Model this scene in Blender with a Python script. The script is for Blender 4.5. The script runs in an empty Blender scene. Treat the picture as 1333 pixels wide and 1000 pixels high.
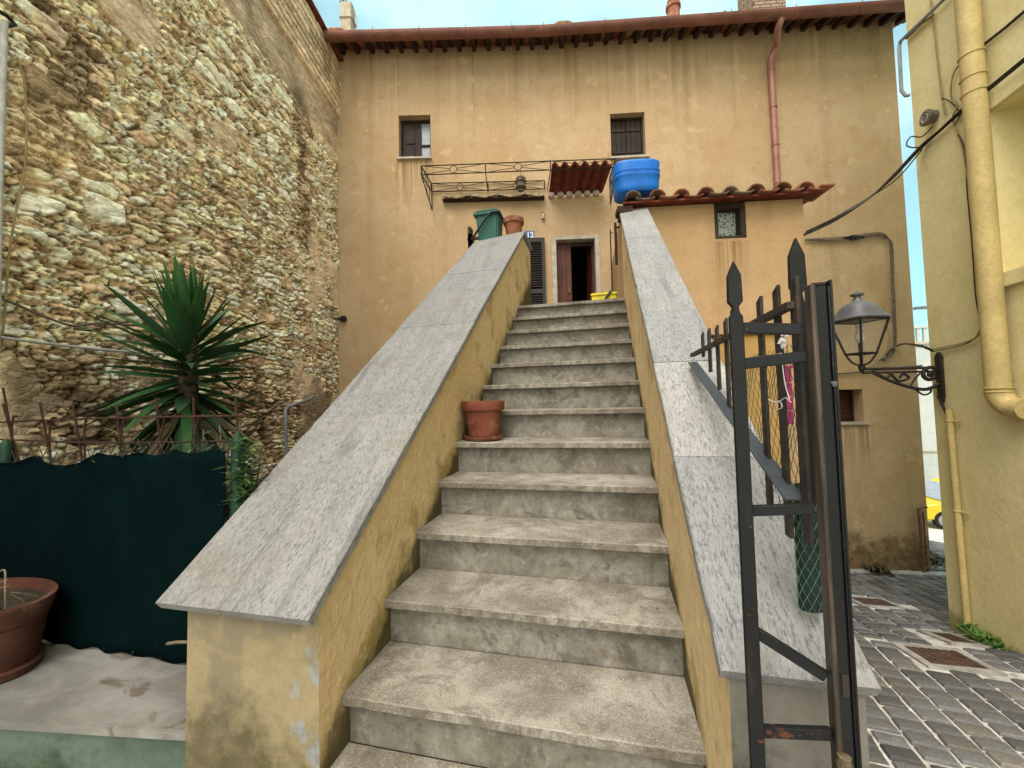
import bpy, bmesh, math, random
import numpy as np
from mathutils import Vector, Matrix
random.seed(7); rng=np.random.default_rng(5)
sc=bpy.context.scene; COL=sc.collection
PI=math.pi; R=math.radians; sin=math.sin; cos=math.cos
# ------------------------------------------------------------------ camera
FPX,CX,CY=517.5,666.5,500.0
YAW,PITCH,ROLL=R(-12.966),R(2.738),R(-1.27)
EYE=Vector((0,0,1.6))
fw=Vector((sin(YAW)*cos(PITCH),cos(YAW)*cos(PITCH),sin(PITCH)))
r0=Vector((cos(YAW),-sin(YAW),0)); u0=r0.cross(fw)
rt=cos(ROLL)*r0+sin(ROLL)*u0; up=-sin(ROLL)*r0+cos(ROLL)*u0
cd=bpy.data.cameras.new('camera'); cam=bpy.data.objects.new('camera',cd); COL.objects.link(cam)
cam.matrix_world=Matrix(((rt.x,up.x,-fw.x,EYE.x),(rt.y,up.y,-fw.y,EYE.y),(rt.z,up.z,-fw.z,EYE.z),(0,0,0,1)))
cd.sensor_width=36; cd.lens=FPX*36/1333; cd.clip_start=.02; cd.clip_end=900
sc.camera=cam
def ray(x,y): return rt*((x-CX)/FPX)-up*((y-CY)/FPX)+fw
def on(x,y,pl,off=0):
    """survey helper: the point of a real plane seen at photo pixel x,y"""
    P0,n=pl; d=ray(x,y); t=((P0+n*off)-EYE).dot(n)/d.dot(n); return EYE+d*t
def vpl(x,y,ang):                       # vertical plane, normal = right-hand side turned to the viewer
    a=R(ang); return (Vector((x,y,0)),Vector((sin(a),-cos(a),0)))
def Yp(Y): return (Vector((0,Y,0)),Vector((0,-1,0)))
def Xp(X): return (Vector((X,0,0)),Vector((-1,0,0)))
def Zp(Z): return (Vector((0,0,Z)),Vector((0,0,1)))
A_L,A_R=12.8,9.9
BEND=Vector((-.9,6.864,0))
FL=vpl(BEND.x,BEND.y,A_L); FR=vpl(BEND.x,BEND.y,A_R)
AN=vpl(.22,3.95,8.9)
LWC=Vector((-4.49,6.048,0)); LW=(LWC,Vector((sin(R(101.2)),-cos(R(101.2)),0)))
RWC=Vector((3.228,4.854,0)); RW=(RWC,Vector((-sin(R(89.3)),cos(R(89.3)),0)))
def dirv(ang): return Vector((cos(R(ang)),sin(R(ang)),0))
UL,UR,UA=dirv(A_L),dirv(A_R),dirv(8.9)
NL,NR,NA=FL[1],FR[1],AN[1]
US=Vector((-cos(R(101.2)),-sin(R(101.2)),0)); NS=LW[1]
# ------------------------------------------------------------------ scene helpers
def tag(o,label=None,cat=None,group=None,kind=None):
    if label:o['label']=label
    if cat:o['category']=cat
    if group:o['group']=group
    if kind:o['kind']=kind
    return o
def thing(name,label,cat,loc=(0,0,0),group=None):
    o=bpy.data.objects.new(name,None); COL.objects.link(o); o.location=loc; o.empty_display_size=.1
    return tag(o,label,cat,group)
def base(o):
    v=Vector((0,0,0))
    while o is not None: v=v+o.location; o=o.parent
    return v
def frames(pts):
    pts=[Vector(p) for p in pts]; T=[]
    for i in range(len(pts)):
        a=pts[max(i-1,0)]; b=pts[min(i+1,len(pts)-1)]; T.append((b-a).normalized())
    n=T[0].orthogonal().normalized(); out=[]
    for i,t in enumerate(T):
        n=(n-t*n.dot(t)); n=n.normalized() if n.length>1e-6 else t.orthogonal().normalized()
        out.append((pts[i],n,t.cross(n)))
    return out
class MB:
    def __init__(s): s.v=[]; s.f=[]; s.c=[]; s.cc=None; s.m=[]; s.mi=0
    def add(s,vs,fs):
        b=len(s.v); s.v+=[tuple(v) for v in vs]; s.f+=[tuple(b+i for i in f) for f in fs]; s.m+=[s.mi]*len(fs)
        if s.cc is not None: s.c+=[s.cc]*len(vs)
        return s
    def hexa(s,p):     # p: 4 bottom ccw, 4 top ccw
        return s.add(p,[(3,2,1,0),(4,5,6,7),(0,1,5,4),(1,2,6,5),(2,3,7,6),(3,0,4,7)])
    def box(s,c,size,ax=None):
        c=Vector(c); X,Y,Z=ax if ax else (Vector((1,0,0)),Vector((0,1,0)),Vector((0,0,1)))
        a,b,d=[k/2 for k in size]
        p=[c+X*(i*a)+Y*(j*b)+Z*(k*d) for k in(-1,1) for i,j in((-1,-1),(1,-1),(1,1),(-1,1))]
        return s.hexa(p)
    def box2(s,a,b):
        a,b=Vector(a),Vector(b); return s.box((a+b)/2,(abs(b.x-a.x),abs(b.y-a.y),abs(b.z-a.z)))
    def bar(s,a,b,w,h,upv=(0,0,1)):
        a,b=Vector(a),Vector(b); t=(b-a).normalized(); u=Vector(upv); u=(u-t*u.dot(t)).normalized(); x=t.cross(u)
        return s.box((a+b)/2,((b-a).length,w,h),(t,x*-1,u))
    def tube(s,pts,r,n=8,cap=True):
        fr=frames(pts); m=len(fr); vs=[]; rr=r if hasattr(r,'__len__') else [r]*m
        for (p,a,b),q in zip(fr,rr):
            for k in range(n): vs.append(p+(a*cos(2*PI*k/n)+b*sin(2*PI*k/n))*q)
        fs=[(i*n+k,i*n+(k+1)%n,(i+1)*n+(k+1)%n,(i+1)*n+k) for i in range(m-1) for k in range(n)]
        if cap: fs+=[tuple(range(n-1,-1,-1)),tuple((m-1)*n+k for k in range(n))]
        return s.add(vs,fs)
    def ring(s,c,ax1,ax2,R_,r,n=20,m=6):
        c=Vector(c);ax1=Vector(ax1);ax2=Vector(ax2);z=ax1.cross(ax2);vs=[];fs=[]
        for i in range(n):
            t=2*PI*i/n; d=ax1*cos(t)+ax2*sin(t)
            for k in range(m):
                q=2*PI*k/m; vs.append(c+d*(R_+r*cos(q))+z*(r*sin(q)))
        for i in range(n):
            for k in range(m): fs.append((i*m+k,((i+1)%n)*m+k,((i+1)%n)*m+(k+1)%m,i*m+(k+1)%m))
        return s.add(vs,fs)
    def lathe(s,prof,c,n=28,sx=1,sy=1,wob=0,M=None,rect=0):
        c=Vector(c); vs=[]; m=len(prof)
        for i,(r,z) in enumerate(prof):
            for k in range(n):
                t=2*PI*k/n; q=r*(1+wob*sin(3*t+z*7)+wob*.6*sin(5*t+1))
                x,y=cos(t),sin(t)
                if rect:   # superellipse
                    g=(abs(x)**rect+abs(y)**rect)**(-1/rect); x*=g;y*=g
                p=Vector((q*x*sx,q*y*sy,z))
                if M: p=M@p
                vs.append(c+p)
        fs=[(i*n+k,i*n+(k+1)%n,(i+1)*n+(k+1)%n,(i+1)*n+k) for i in range(m-1) for k in range(n)]
        fs+=[tuple(range(n-1,-1,-1)),tuple((m-1)*n+k for k in range(n))]
        return s.add(vs,fs)
    def prism(s,poly,d):   # planar polygon (3D points) extruded by vector d
        d=Vector(d); p=[Vector(q) for q in poly]; n=len(p)
        return s.add(p+[q+d for q in p],[tuple(range(n-1,-1,-1)),tuple(range(n,2*n))]+[(i,(i+1)%n,n+(i+1)%n,n+i) for i in range(n)])
    def grid(s,fn,nu,nv):
        vs=[fn(i/nu,j/nv) for j in range(nv+1) for i in range(nu+1)]
        return s.add(vs,[(j*(nu+1)+i,j*(nu+1)+i+1,(j+1)*(nu+1)+i+1,(j+1)*(nu+1)+i) for j in range(nv) for i in range(nu)])
    def wall(s,O,u,n,s0,s1,z0,z1,holes,depth):
        ss=sorted({s0,s1,*[h[0] for h in holes],*[h[1] for h in holes]}); zz=sorted({z0,z1,*[h[2] for h in holes],*[h[3] for h in holes]})
        P=lambda a,z,o=0:Vector((O.x,O.y,0))+u*a+n*o+Vector((0,0,z))
        for a,b in zip(ss,ss[1:]):
            for c,d in zip(zz,zz[1:]):
                if any(h[0]<=(a+b)/2<=h[1] and h[2]<=(c+d)/2<=h[3] for h in holes): continue
                s.add([P(a,c),P(b,c),P(b,d),P(a,d)],[(0,1,2,3)])
        for h in holes:
            a,b,c,d=h[:4]; k=-(h[4] if len(h)>4 else depth)
            s.add([P(a,c),P(a,d),P(a,d,k),P(a,c,k)],[(0,1,2,3)]); s.add([P(b,d),P(b,c),P(b,c,k),P(b,d,k)],[(0,1,2,3)])
            s.add([P(a,d),P(b,d),P(b,d,k),P(a,d,k)],[(0,1,2,3)]); s.add([P(b,c),P(a,c),P(a,c,k),P(b,c,k)],[(0,1,2,3)])
        return s
    def build(s,name,mat,parent=None,smooth=None,bevel=None,seg=2,solid=None):
        o0=base(parent) if parent else Vector((0,0,0))
        me=bpy.data.meshes.new(name); me.from_pydata([Vector(v)-o0 for v in s.v],[],s.f)
        mats=mat if isinstance(mat,(list,tuple)) else [mat]
        for m in mats: me.materials.append(m)
        for p,i in zip(me.polygons,s.m): p.material_index=i
        if s.c:
            at=me.color_attributes.new('Col','FLOAT_COLOR','POINT'); at.data.foreach_set('color',np.array([(*c,1) for c in s.c],dtype=np.float32).ravel())
        if bevel:
            bm=bmesh.new(); bm.from_mesh(me); bmesh.ops.remove_doubles(bm,verts=bm.verts,dist=1e-5); bm.normal_update()
            es=[e for e in bm.edges if len(e.link_faces)==2 and e.calc_face_angle(0)>R(25)]
            bmesh.ops.bevel(bm,geom=es,offset=bevel,segments=seg,affect='EDGES',clamp_overlap=True); bm.to_mesh(me); bm.free()
            if smooth is None: smooth=40
        if smooth:
            me.polygons.foreach_set('use_smooth',[True]*len(me.polygons)); me.set_sharp_from_angle(angle=R(smooth))
        me.update()
        o=bpy.data.objects.new(name,me); COL.objects.link(o)
        if parent: o.parent=parent
        if solid:
            md=o.modifiers.new('thickness','SOLIDIFY'); md.thickness=solid; md.offset=0
        return o
# ------------------------------------------------------------------ node helpers
class NT:
    def __init__(s,name):
        s.m=bpy.data.materials.new(name); s.m.use_nodes=True; s.t=s.m.node_tree; s.b=s.t.nodes['Principled BSDF']
        s.pos=s.n('ShaderNodeNewGeometry').outputs['Position']
    def n(s,ty,ins=None,**kw):
        d=s.t.nodes.new(ty)
        for k,v in kw.items(): setattr(d,k,v)
        for k,v in (ins or {}).items(): s.set(d.inputs[k],v)
        return d
    def set(s,i,v):
        if hasattr(v,'is_output') or isinstance(v,bpy.types.NodeSocket): s.t.links.new(v,i)
        elif isinstance(v,tuple) and len(v)==3 and i.type=='RGBA': i.default_value=(*v,1)
        else: i.default_value=v
    def mp(s,scale=(1,1,1),rot=(0,0,0),v=None): return s.n('ShaderNodeMapping',{'Vector':v or s.pos,'Scale':scale,'Rotation':rot}).outputs[0]
    def noise(s,scale,detail=4,v=None,rough=.55,dist=0): return s.n('ShaderNodeTexNoise',{'Vector':v or s.pos,'Scale':scale,'Detail':detail,'Roughness':rough,'Distortion':dist}).outputs['Fac']
    def mr(s,x,a,b,c=0,d=1,smooth=True):
        return s.n('ShaderNodeMapRange',{'Value':x,'From Min':a,'From Max':b,'To Min':c,'To Max':d},interpolation_type='SMOOTHSTEP' if smooth else 'LINEAR').outputs[0]
    def ma(s,op,a,b=0.5): return s.n('ShaderNodeMath',{0:a,1:b},operation=op).outputs[0]
    def mix(s,f,a,b,blend='MIX'):
        d=s.n('ShaderNodeMix',data_type='RGBA',blend_type=blend); s.set(d.inputs[0],f); s.set(d.inputs[6],a); s.set(d.inputs[7],b); return d.outputs[2]
    def ramp(s,f,st):
        d=s.n('ShaderNodeValToRGB',{'Fac':f}); e=d.color_ramp.elements
        while len(e)<len(st): e.new(.5)
        for q,(p,c) in zip(e,st): q.position=p; q.color=(*c,1)
        return d.outputs[0]
    def sep(s,v=None): return s.n('ShaderNodeSeparateXYZ',{0:v or s.pos}).outputs
    def bump(s,h,st=.3,dist=.01): s.set(s.b.inputs['Normal'],s.n('ShaderNodeBump',{'Height':h,'Strength':st,'Distance':dist}).outputs[0])
    def fin(s,col,rough=.85,metal=0,spec=.3):
        s.set(s.b.inputs['Base Color'],col); s.set(s.b.inputs['Roughness'],rough); s.set(s.b.inputs['Metallic'],metal); s.b.inputs['Specular IOR Level'].default_value=spec; return s.m
def sc3(c,k): return tuple(min(1,x*k) for x in c)
def simple(name,c,rough=.75,var=.25,scale=9,fine=70,bst=.15,metal=0,spec=.3,c2=None):
    t=NT(name); a=t.noise(scale,5); b=t.noise(fine,3)
    col=t.mix(t.mr(a,.3,.7),sc3(c,1-var),sc3(c,1+var))
    if c2: col=t.mix(t.mr(t.noise(scale*1.7,6),.52,.68),col,c2)
    col=t.mix(t.mr(b,.35,.65,0,.35),col,sc3(c,.6)); t.bump(b,bst,.004)
    return t.fin(col,rough,metal,spec)
def plaster(name,c,light,dark,eave=None,moss=None,rough_bump=.25,mosscol=(.07,.065,.02),patch=None,stair=None,bs=55,bdist=.006,drips=(),cracks=0):
    """painted render; eave=(z of the eaves, reach of the rain streaks); moss=(height,reach); stair: moss along the treads"""
    t=NT(name); x,y,z=t.sep()
    big=t.noise(.9,4); mid=t.noise(3.5,6,rough=.65); fine=t.noise(22,5,rough=.7)
    col=t.mix(t.mr(big,.32,.68),c,light); col=t.mix(t.mr(mid,.45,.75,0,.5),col,dark)
    col=t.mix(t.mr(fine,.4,.75,0,.28),col,sc3(dark,.75))
    if eave:
        st=t.noise(1,5,t.mp((5.5,5.5,.16)),.65); st2=t.noise(1,4,t.mp((13,13,.22)),.6); reach=t.noise(1,3,t.mp((2.2,2.2,.05)))
        g=t.mr(t.ma('SUBTRACT',z,t.mr(reach,.3,.7,0,1.3)),eave[0]-eave[1],eave[0],0,1)
        col=t.mix(t.ma('MULTIPLY',t.mr(st,.47,.70,0,.6),g),col,sc3(dark,.5))
        col=t.mix(t.ma('MULTIPLY',t.mr(st2,.55,.7,0,.65),g),col,sc3(light,1.35))
        all_=t.noise(1,4,t.mp((3.2,3.2,.12)),.6); col=t.mix(t.mr(all_,.54,.74,0,.22),col,sc3(dark,.62))
    if patch: col=t.mix(t.mr(t.noise(4.2,6,rough=.6),patch[0],patch[0]+.08),col,patch[1])
    if patch and len(patch)>2: col=t.mix(t.mr(t.noise(6.5,5,t.mp((1,1,.7))),patch[0]+.07,patch[0]+.13),col,patch[2])
    for xa,xb,zt_,ln in drips:
        g=t.ma('MULTIPLY',t.mr(x,xa-.08,xa+.04),t.mr(x,xb+.08,xb-.04)); g=t.ma('MULTIPLY',g,t.mr(z,zt_-ln,zt_,0,1)); g=t.ma('MULTIPLY',g,t.ma('LESS_THAN',z,zt_))
        sn=t.noise(1,5,t.mp((19,19,.5)),.65); col=t.mix(t.ma('MULTIPLY',g,t.mr(sn,.42,.62,.1,.75)),col,sc3(dark,.5)); col=t.mix(t.ma('MULTIPLY',g,t.mr(sn,.44,.36,0,.4)),col,sc3(light,1.3))
    if cracks:
        cn=t.noise(1.3,7,rough=.62,dist=.6); ln_=t.mr(t.ma('ABSOLUTE',t.ma('SUBTRACT',cn,.5)),.0,.0035,1,0); col=t.mix(t.ma('MULTIPLY',ln_,t.mr(t.noise(.8,3),.52,.62,0,cracks)),col,sc3(dark,.45))
    if moss:
        nz=t.noise(3.2,6,rough=.7); g=t.mr(t.ma('ADD',z,t.mr(nz,.25,.75,-moss[1],moss[1],False)),moss[0]-moss[1]*.5,moss[0]+moss[1]*.5,1,0)
        col=t.mix(t.ma('MULTIPLY',g,.85),col,t.mix(t.mr(t.noise(11,6,rough=.7),.35,.6),mosscol,sc3(dark,.55)))
    if stair:
        k,z0,wd,mc=stair
        h=t.ma('SUBTRACT',t.ma('SUBTRACT',z,t.ma('MULTIPLY',y,k)),z0)
        nz=t.noise(5,6,rough=.7); g=t.mr(t.ma('ADD',h,t.mr(nz,.3,.7,-wd*.7,wd*.7,False)),0,wd,1,0)
        col=t.mix(t.ma('MULTIPLY',g,.8),col,mc)
        g2=t.mr(t.ma('ADD',h,t.mr(t.noise(9,5),.3,.7,-.05,.05,False)),.02,.09,1,0); col=t.mix(t.ma('MULTIPLY',g2,.75),col,(.03,.027,.018))
    hgt=t.ma('ADD',t.noise(bs,6,rough=.65),t.ma('MULTIPLY',t.noise(bs/6,3),1.5)); t.bump(hgt,rough_bump,bdist)
    return t.fin(col,.92,0,.15)
OCH=(.44,.305,.168); OCHL=(.49,.36,.22); OCHD=(.36,.225,.105)
M={}
M['facade']=plaster('ochre_facade',OCH,OCHL,OCHD,drips=((-3.46,-2.84,5.95,1.1),(.25,.92,5.84,1.2),(3.75,4.27,1.10,.9)),cracks=.6,eave=(8.2,2.6),patch=(.60,(.51,.37,.215)),moss=(-.78,.34),mosscol=(.05,.05,.018))
M['annex']=plaster('ochre_annex',(.41,.28,.148),(.46,.325,.185),(.33,.205,.095),eave=(3.7,.9),drips=((1.10,1.36,3.10,.7),),cracks=.5)
M['parapet']=plaster('ochre_parapet_rough',(.64,.475,.25),(.70,.55,.32),(.46,.32,.145),rough_bump=.8,patch=(.55,(.47,.34,.17)),stair=(.68,-.17,.17,(.24,.19,.05)),moss=(.45,.4),bs=34,bdist=.02,mosscol=(.05,.045,.02))
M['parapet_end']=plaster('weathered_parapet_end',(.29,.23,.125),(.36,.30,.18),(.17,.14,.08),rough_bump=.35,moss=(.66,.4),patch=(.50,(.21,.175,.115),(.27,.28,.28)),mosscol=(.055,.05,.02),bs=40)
M['yellow']=plaster('yellow_render',(.70,.61,.31),(.75,.67,.38),(.58,.49,.21),rough_bump=.55,bs=30,bdist=.008,moss=(-.55,.1))
M['orange']=plaster('deep_orange_render',(.36,.22,.07),(.42,.27,.10),(.27,.15,.04))
M['green_plaster']=plaster('green_weathered_render',(.075,.115,.09),(.15,.195,.16),(.04,.06,.035),moss=(.42,.3),patch=(.60,(.30,.34,.30)),mosscol=(.03,.055,.012),bs=30)
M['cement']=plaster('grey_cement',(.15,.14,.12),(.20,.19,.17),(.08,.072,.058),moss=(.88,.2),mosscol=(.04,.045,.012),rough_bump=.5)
M['white_far']=simple('distant_white_render',(.46,.50,.47),.9,.06,2,20,.05)
def gneiss(name,slope):
    t=NT(name); v=t.mp((1,1,1),(-math.atan(slope),0,0))
    k=.41 if 'left' in name else .53  # right slabs lighter than left: sky glare put into the stone colour
    a=t.noise(1,6,t.mp((16,2.6,16),v=v),.66,.5); b=t.noise(1,6,t.mp((170,40,170),v=v),.78,.3); b2=t.noise(1,5,t.mp((260,80,260),v=v),.75); c=t.noise(1,5,t.mp((9,.8,9),v=v),.6,.6); sp=t.noise(300,2); d=t.noise(3.1,6,rough=.7)
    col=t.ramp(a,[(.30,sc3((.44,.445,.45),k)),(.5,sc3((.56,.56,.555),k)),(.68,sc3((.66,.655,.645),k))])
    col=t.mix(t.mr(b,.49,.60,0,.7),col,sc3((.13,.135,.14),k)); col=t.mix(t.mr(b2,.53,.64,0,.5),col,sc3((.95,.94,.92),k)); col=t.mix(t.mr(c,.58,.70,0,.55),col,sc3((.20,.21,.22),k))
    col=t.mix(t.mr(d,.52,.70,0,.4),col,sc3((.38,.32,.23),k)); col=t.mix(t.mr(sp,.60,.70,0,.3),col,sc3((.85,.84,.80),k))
    rn=t.n('ShaderNodeObjectInfo').outputs['Random']; col=t.mix(1.0,col,t.ramp(rn,[(0,(.80,.81,.83)),(1,(1.12,1.10,1.06))]),'MULTIPLY')
    t.bump(t.ma('ADD',b,a),.25,.003); return t.fin(col,.6,0,.3)
M['gneiss_l']=gneiss('grey_gneiss_left',.746); M['gneiss_r']=gneiss('grey_gneiss_right',.769)
def treadmat(name,dk):
    t=NT(name); a=t.noise(3.2,7,rough=.66,dist=.5); b=t.noise(15,7,rough=.75); sp=t.noise(120,4,rough=.7); v=t.noise(1,6,t.mp((7,7,1.2)),.65)
    a2=t.noise(6.5,8,rough=.75,dist=.8)
    col=t.mix(t.mr(a,.36,.64),(.185,.160,.122),(.36,.335,.28)); col=t.mix(t.mr(a2,.48,.64,0,.75),col,(.13,.105,.073))
    col=t.mix(t.mr(b,.50,.70,0,.55),col,(.15,.13,.10)); sp=t.noise(230,3,rough=.65); col=t.mix(t.mr(sp,.52,.63,0,.5),col,(.08,.07,.052))
    col=t.mix(t.mr(sp,.46,.36,0,.4),col,(.52,.495,.44)); col=t.mix(t.mr(v,.58,.72,0,.45),col,(.085,.075,.055))
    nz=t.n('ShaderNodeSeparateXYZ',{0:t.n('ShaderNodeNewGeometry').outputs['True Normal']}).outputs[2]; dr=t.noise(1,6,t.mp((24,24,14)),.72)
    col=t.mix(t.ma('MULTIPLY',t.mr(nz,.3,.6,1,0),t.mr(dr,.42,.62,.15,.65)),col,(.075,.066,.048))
    t.bump(t.ma('ADD',sp,b),.18,.002); return t.fin(col,.75,0,.3)
M['tread']=treadmat('worn_travertine_tread',1.0)
def risermat():
    t=NT('stained_riser_marble'); x,y,z=t.sep(); a=t.noise(4,7,rough=.68,dist=.4); b=t.noise(28,6,rough=.7); v=t.noise(1,6,t.mp((9,9,1.5)),.65)
    a2=t.noise(7.5,8,rough=.75,dist=1.0); col=t.mix(t.mr(a,.34,.66),(.165,.150,.118),(.275,.26,.22)); col=t.mix(t.mr(a2,.50,.64,0,.75),col,(.09,.082,.058)); col=t.mix(t.mr(b,.48,.66,0,.5),col,(.10,.092,.07)); col=t.mix(t.mr(b,.45,.34,0,.25),col,(.48,.47,.44)); col=t.mix(t.mr(v,.56,.74,0,.5),col,(.075,.068,.05))
    col=t.mix(t.mr(t.noise(110,3),.58,.7,0,.4),col,(.12,.11,.09)); t.bump(b,.2,.003); return t.fin(col,.8,0,.25)
M['riser']=risermat()
def slabmat():
    t=NT('stained_marble_slab'); a=t.noise(1,7,t.mp((3,6,7)),.65,.35); b=t.noise(9,6,rough=.7); d=t.noise(5.5,5,rough=.6,dist=.8)
    col=t.mix(t.mr(a,.35,.65),(.17,.165,.15),(.29,.285,.26)); col=t.mix(t.mr(b,.5,.7,0,.5),col,(.20,.165,.11)); col=t.mix(t.mr(d,.58,.66,0,.75),col,(.12,.09,.06))
    t.bump(b,.2,.003); return t.fin(col,.7,0,.3)
M['slab']=slabmat()
def colmat(name,rough=.9,fine=60,bst=.4,spec=.2,bd=.006,mul=1.0):
    t=NT(name); c=t.n('ShaderNodeVertexColor',layer_name='Col').outputs[0]; n=t.noise(fine,5,rough=.7); m=t.noise(fine/5,4)
    col=t.mix(t.mr(n,.35,.7,0,.45),c,(0,0,0),'MIX') if False else t.mix(1.0,c,t.ramp(n,[(.3,(.62*mul,.60*mul,.57*mul)),(.52,(mul,mul,mul)),(.72,(1.22*mul,1.22*mul,1.2*mul))]),'MULTIPLY')
    col=t.mix(t.mr(m,.5,.72,0,.4),col,sc3((.13,.10,.06),mul)); t.bump(n,bst,bd); return t.fin(col,rough,0,spec)
def rubblemat():
    t=NT('rubble_stone'); c=t.n('ShaderNodeVertexColor',layer_name='Col').outputs[0]
    nd=t.n('ShaderNodeTexNoise',{'Vector':t.pos,'Scale':9.0,'Detail':4.0}).outputs['Color']
    pv=t.n('ShaderNodeVectorMath',{0:t.pos,1:t.n('ShaderNodeVectorMath',{0:nd,3:.07},operation='SCALE').outputs[0]},operation='ADD').outputs[0]
    v=t.n('ShaderNodeTexVoronoi',{'Vector':t.mp((13,13,31),v=pv),'Scale':1.0},feature='DISTANCE_TO_EDGE').outputs['Distance']
    ce=t.n('ShaderNodeTexVoronoi',{'Vector':t.mp((13,13,31),v=pv),'Scale':1.0}).outputs['Color']
    n=t.noise(60,6,rough=.75); w=t.noise(4,4); nn=t.noise(150,3)
    k=t.sep(ce)[0]
    col=t.mix(1.0,c,t.ramp(k,[(.0,(.82,.79,.75)),(.5,(1.05,1.04,1.02)),(1,(1.3,1.29,1.27))]),'MULTIPLY')
    col=t.mix(1.0,col,t.ramp(n,[(.3,(.62,.58,.53)),(.47,(1.08,1.07,1.05)),(.72,(1.4,1.4,1.37))]),'MULTIPLY')
    crack=t.ma('MULTIPLY',t.mr(v,.01,.09,1,0),t.mr(w,.42,.60,.0,1))
    col=t.mix(t.ma('MULTIPLY',crack,.12),col,(.045,.03,.018)); col=t.mix(t.mr(nn,.62,.74,0,.35),col,(.14,.105,.07))
    h=t.ma('ADD',t.ma('MULTIPLY',t.mr(v,.0,.16),.5),t.ma('ADD',n,t.ma('MULTIPLY',k,.6))); t.bump(h,.75,.012); return t.fin(col,.95,0,.15)
M['rubble']=rubblemat(); M['cobble']=colmat('basalt_sett',.85,75,.35,.2,.004); M['tile_v']=colmat('lichen_roof_tile',.93,40,.4,.15,.004)
def leafmat(name,rough=.42):
    t=NT(name); c=t.n('ShaderNodeVertexColor',layer_name='Col').outputs[0]; n=t.noise(35,4)
    col=t.mix(t.mr(n,.4,.7,0,.4),c,(.012,.02,.008)); t.bump(n,.1,.002); t.b.inputs['Subsurface Weight'].default_value=0
    return t.fin(col,rough,0,.4)
M['leaf']=leafmat('green_leaf'); M['weed']=leafmat('weed_leaf',.6)
M['terracotta']=simple('terracotta',(.17,.052,.027),.85,.3,7,60,.2,c2=(.24,.11,.065))
M['terracotta_old']=simple('dusty_terracotta',(.25,.09,.05),.9,.25,8,70,.3,c2=(.36,.25,.17))
M['plastic_pot']=simple('brown_plastic',(.085,.032,.020),.75,.3,5,60,.08,c2=(.15,.085,.06))
M['soil']=simple('dry_soil',(.05,.038,.025),1,.4,20,90,.9)
M['tile']=simple('old_roof_tile',(.30,.105,.055),.92,.35,6,60,.35,c2=(.20,.13,.075))
M['tile_dark']=simple('dark_red_tile',(.15,.035,.022),.9,.35,6,60,.35,c2=(.09,.025,.02))
M['tile_end']=simple('mortared_tile_end',(.50,.44,.38),.9,.2,12,60,.3)
M['copper']=simple('aged_copper_gutter',(.21,.085,.06),.55,.22,3,40,.08,.2,.4,c2=(.14,.065,.05))
M['copper_pipe']=simple('pinkish_copper_pipe',(.36,.16,.125),.5,.18,3,40,.06,.2,.5,c2=(.27,.10,.08))
M['rafter']=simple('dark_stained_rafter',(.045,.022,.014),.85,.3,6,60,.2)
M['woodred']=simple('red_brown_door',(.085,.026,.015),.55,.3,4,60,.12,c2=(.05,.016,.010))
M['wooddark']=simple('dark_brown_wood',(.030,.019,.014),.7,.35,5,60,.2)
M['shutter']=simple('charcoal_brown_shutter',(.040,.034,.032),.6,.2,5,60,.1)
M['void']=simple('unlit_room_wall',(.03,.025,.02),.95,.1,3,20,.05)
M['stoneframe']=simple('pale_stone_trim',(.44,.39,.32),.8,.2,8,60,.15)
M['iron']=simple('wrought_iron',(.025,.020,.018),.6,.3,20,90,.2,.3,.4,c2=(.07,.03,.018))
M['rust']=simple('rusty_rebar',(.045,.021,.014),.9,.35,30,120,.4)
def gatemat():
    t=NT('black_paint_over_rust'); a=t.noise(7,7,rough=.72); b=t.noise(1,6,t.mp((60,60,5)),.7); f=t.noise(160,3)
    col=t.mix(t.mr(t.noise(2.5,3),.3,.7),(.0035,.004,.0045),(.008,.0088,.0095)); col=t.mix(t.mr(b,.58,.70,0,.5),col,(.030,.020,.014)); col=t.mix(t.mr(a,.60,.66),col,(.085,.034,.018)); col=t.mix(t.mr(f,.69,.73,0,.4),col,(.14,.13,.12))
    t.bump(t.ma('ADD',f,t.mr(a,.6,.68)),.3,.002); return t.fin(col,t.mr(a,.4,.7,.5,.85),.0,.25)
M['gate']=gatemat()
def rustpost():
    t=NT('worn_brown_steel'); b=t.noise(1,6,t.mp((55,55,4)),.7); a=t.noise(9,6,rough=.7)
    col=t.mix(t.mr(b,.4,.62),(.020,.017,.014),(.075,.052,.036)); col=t.mix(t.mr(a,.60,.68),col,(.10,.035,.016)); t.bump(a,.25,.002); return t.fin(col,.5,.25,.5)
M['rustpost']=rustpost()
M['oldpicket']=simple('weathered_grey_iron',(.030,.025,.022),.7,.35,14,90,.3,.2,.4,c2=(.07,.045,.03))
M['bluegrey']=simple('blue_grey_painted_steel',(.06,.07,.085),.5,.12,8,60,.08,.1,.4)
M['netting']=None
def netmat():
    t=NT('dark_green_shade_net'); w=t.n('ShaderNodeTexWave',{'Vector':t.pos,'Scale':48.0,'Distortion':.4,'Detail':1.0},wave_type='BANDS',bands_direction='X').outputs['Fac']
    a=t.noise(3.4,5); col=t.mix(t.mr(a,.35,.7),(.0005,.0042,.005),(.001,.008,.0085)); col=t.mix(t.mr(w,.55,.9,0,.55),col,(.0025,.013,.013)); sp=t.noise(55,2); col=t.mix(t.mr(sp,.77,.80,0,.5),col,(.12,.18,.15))
    t.bump(w,.4,.003); return t.fin(col,.95,0,.03)
M['netting']=netmat()
M['green_post']=simple('green_painted_post',(.005,.045,.02),.55,.25,12,70,.15,0,.4)
M['green_plastic']=simple('dark_green_bin_plastic',(.012,.095,.075),.45,.15,6,70,.05,0,.45)
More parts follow.
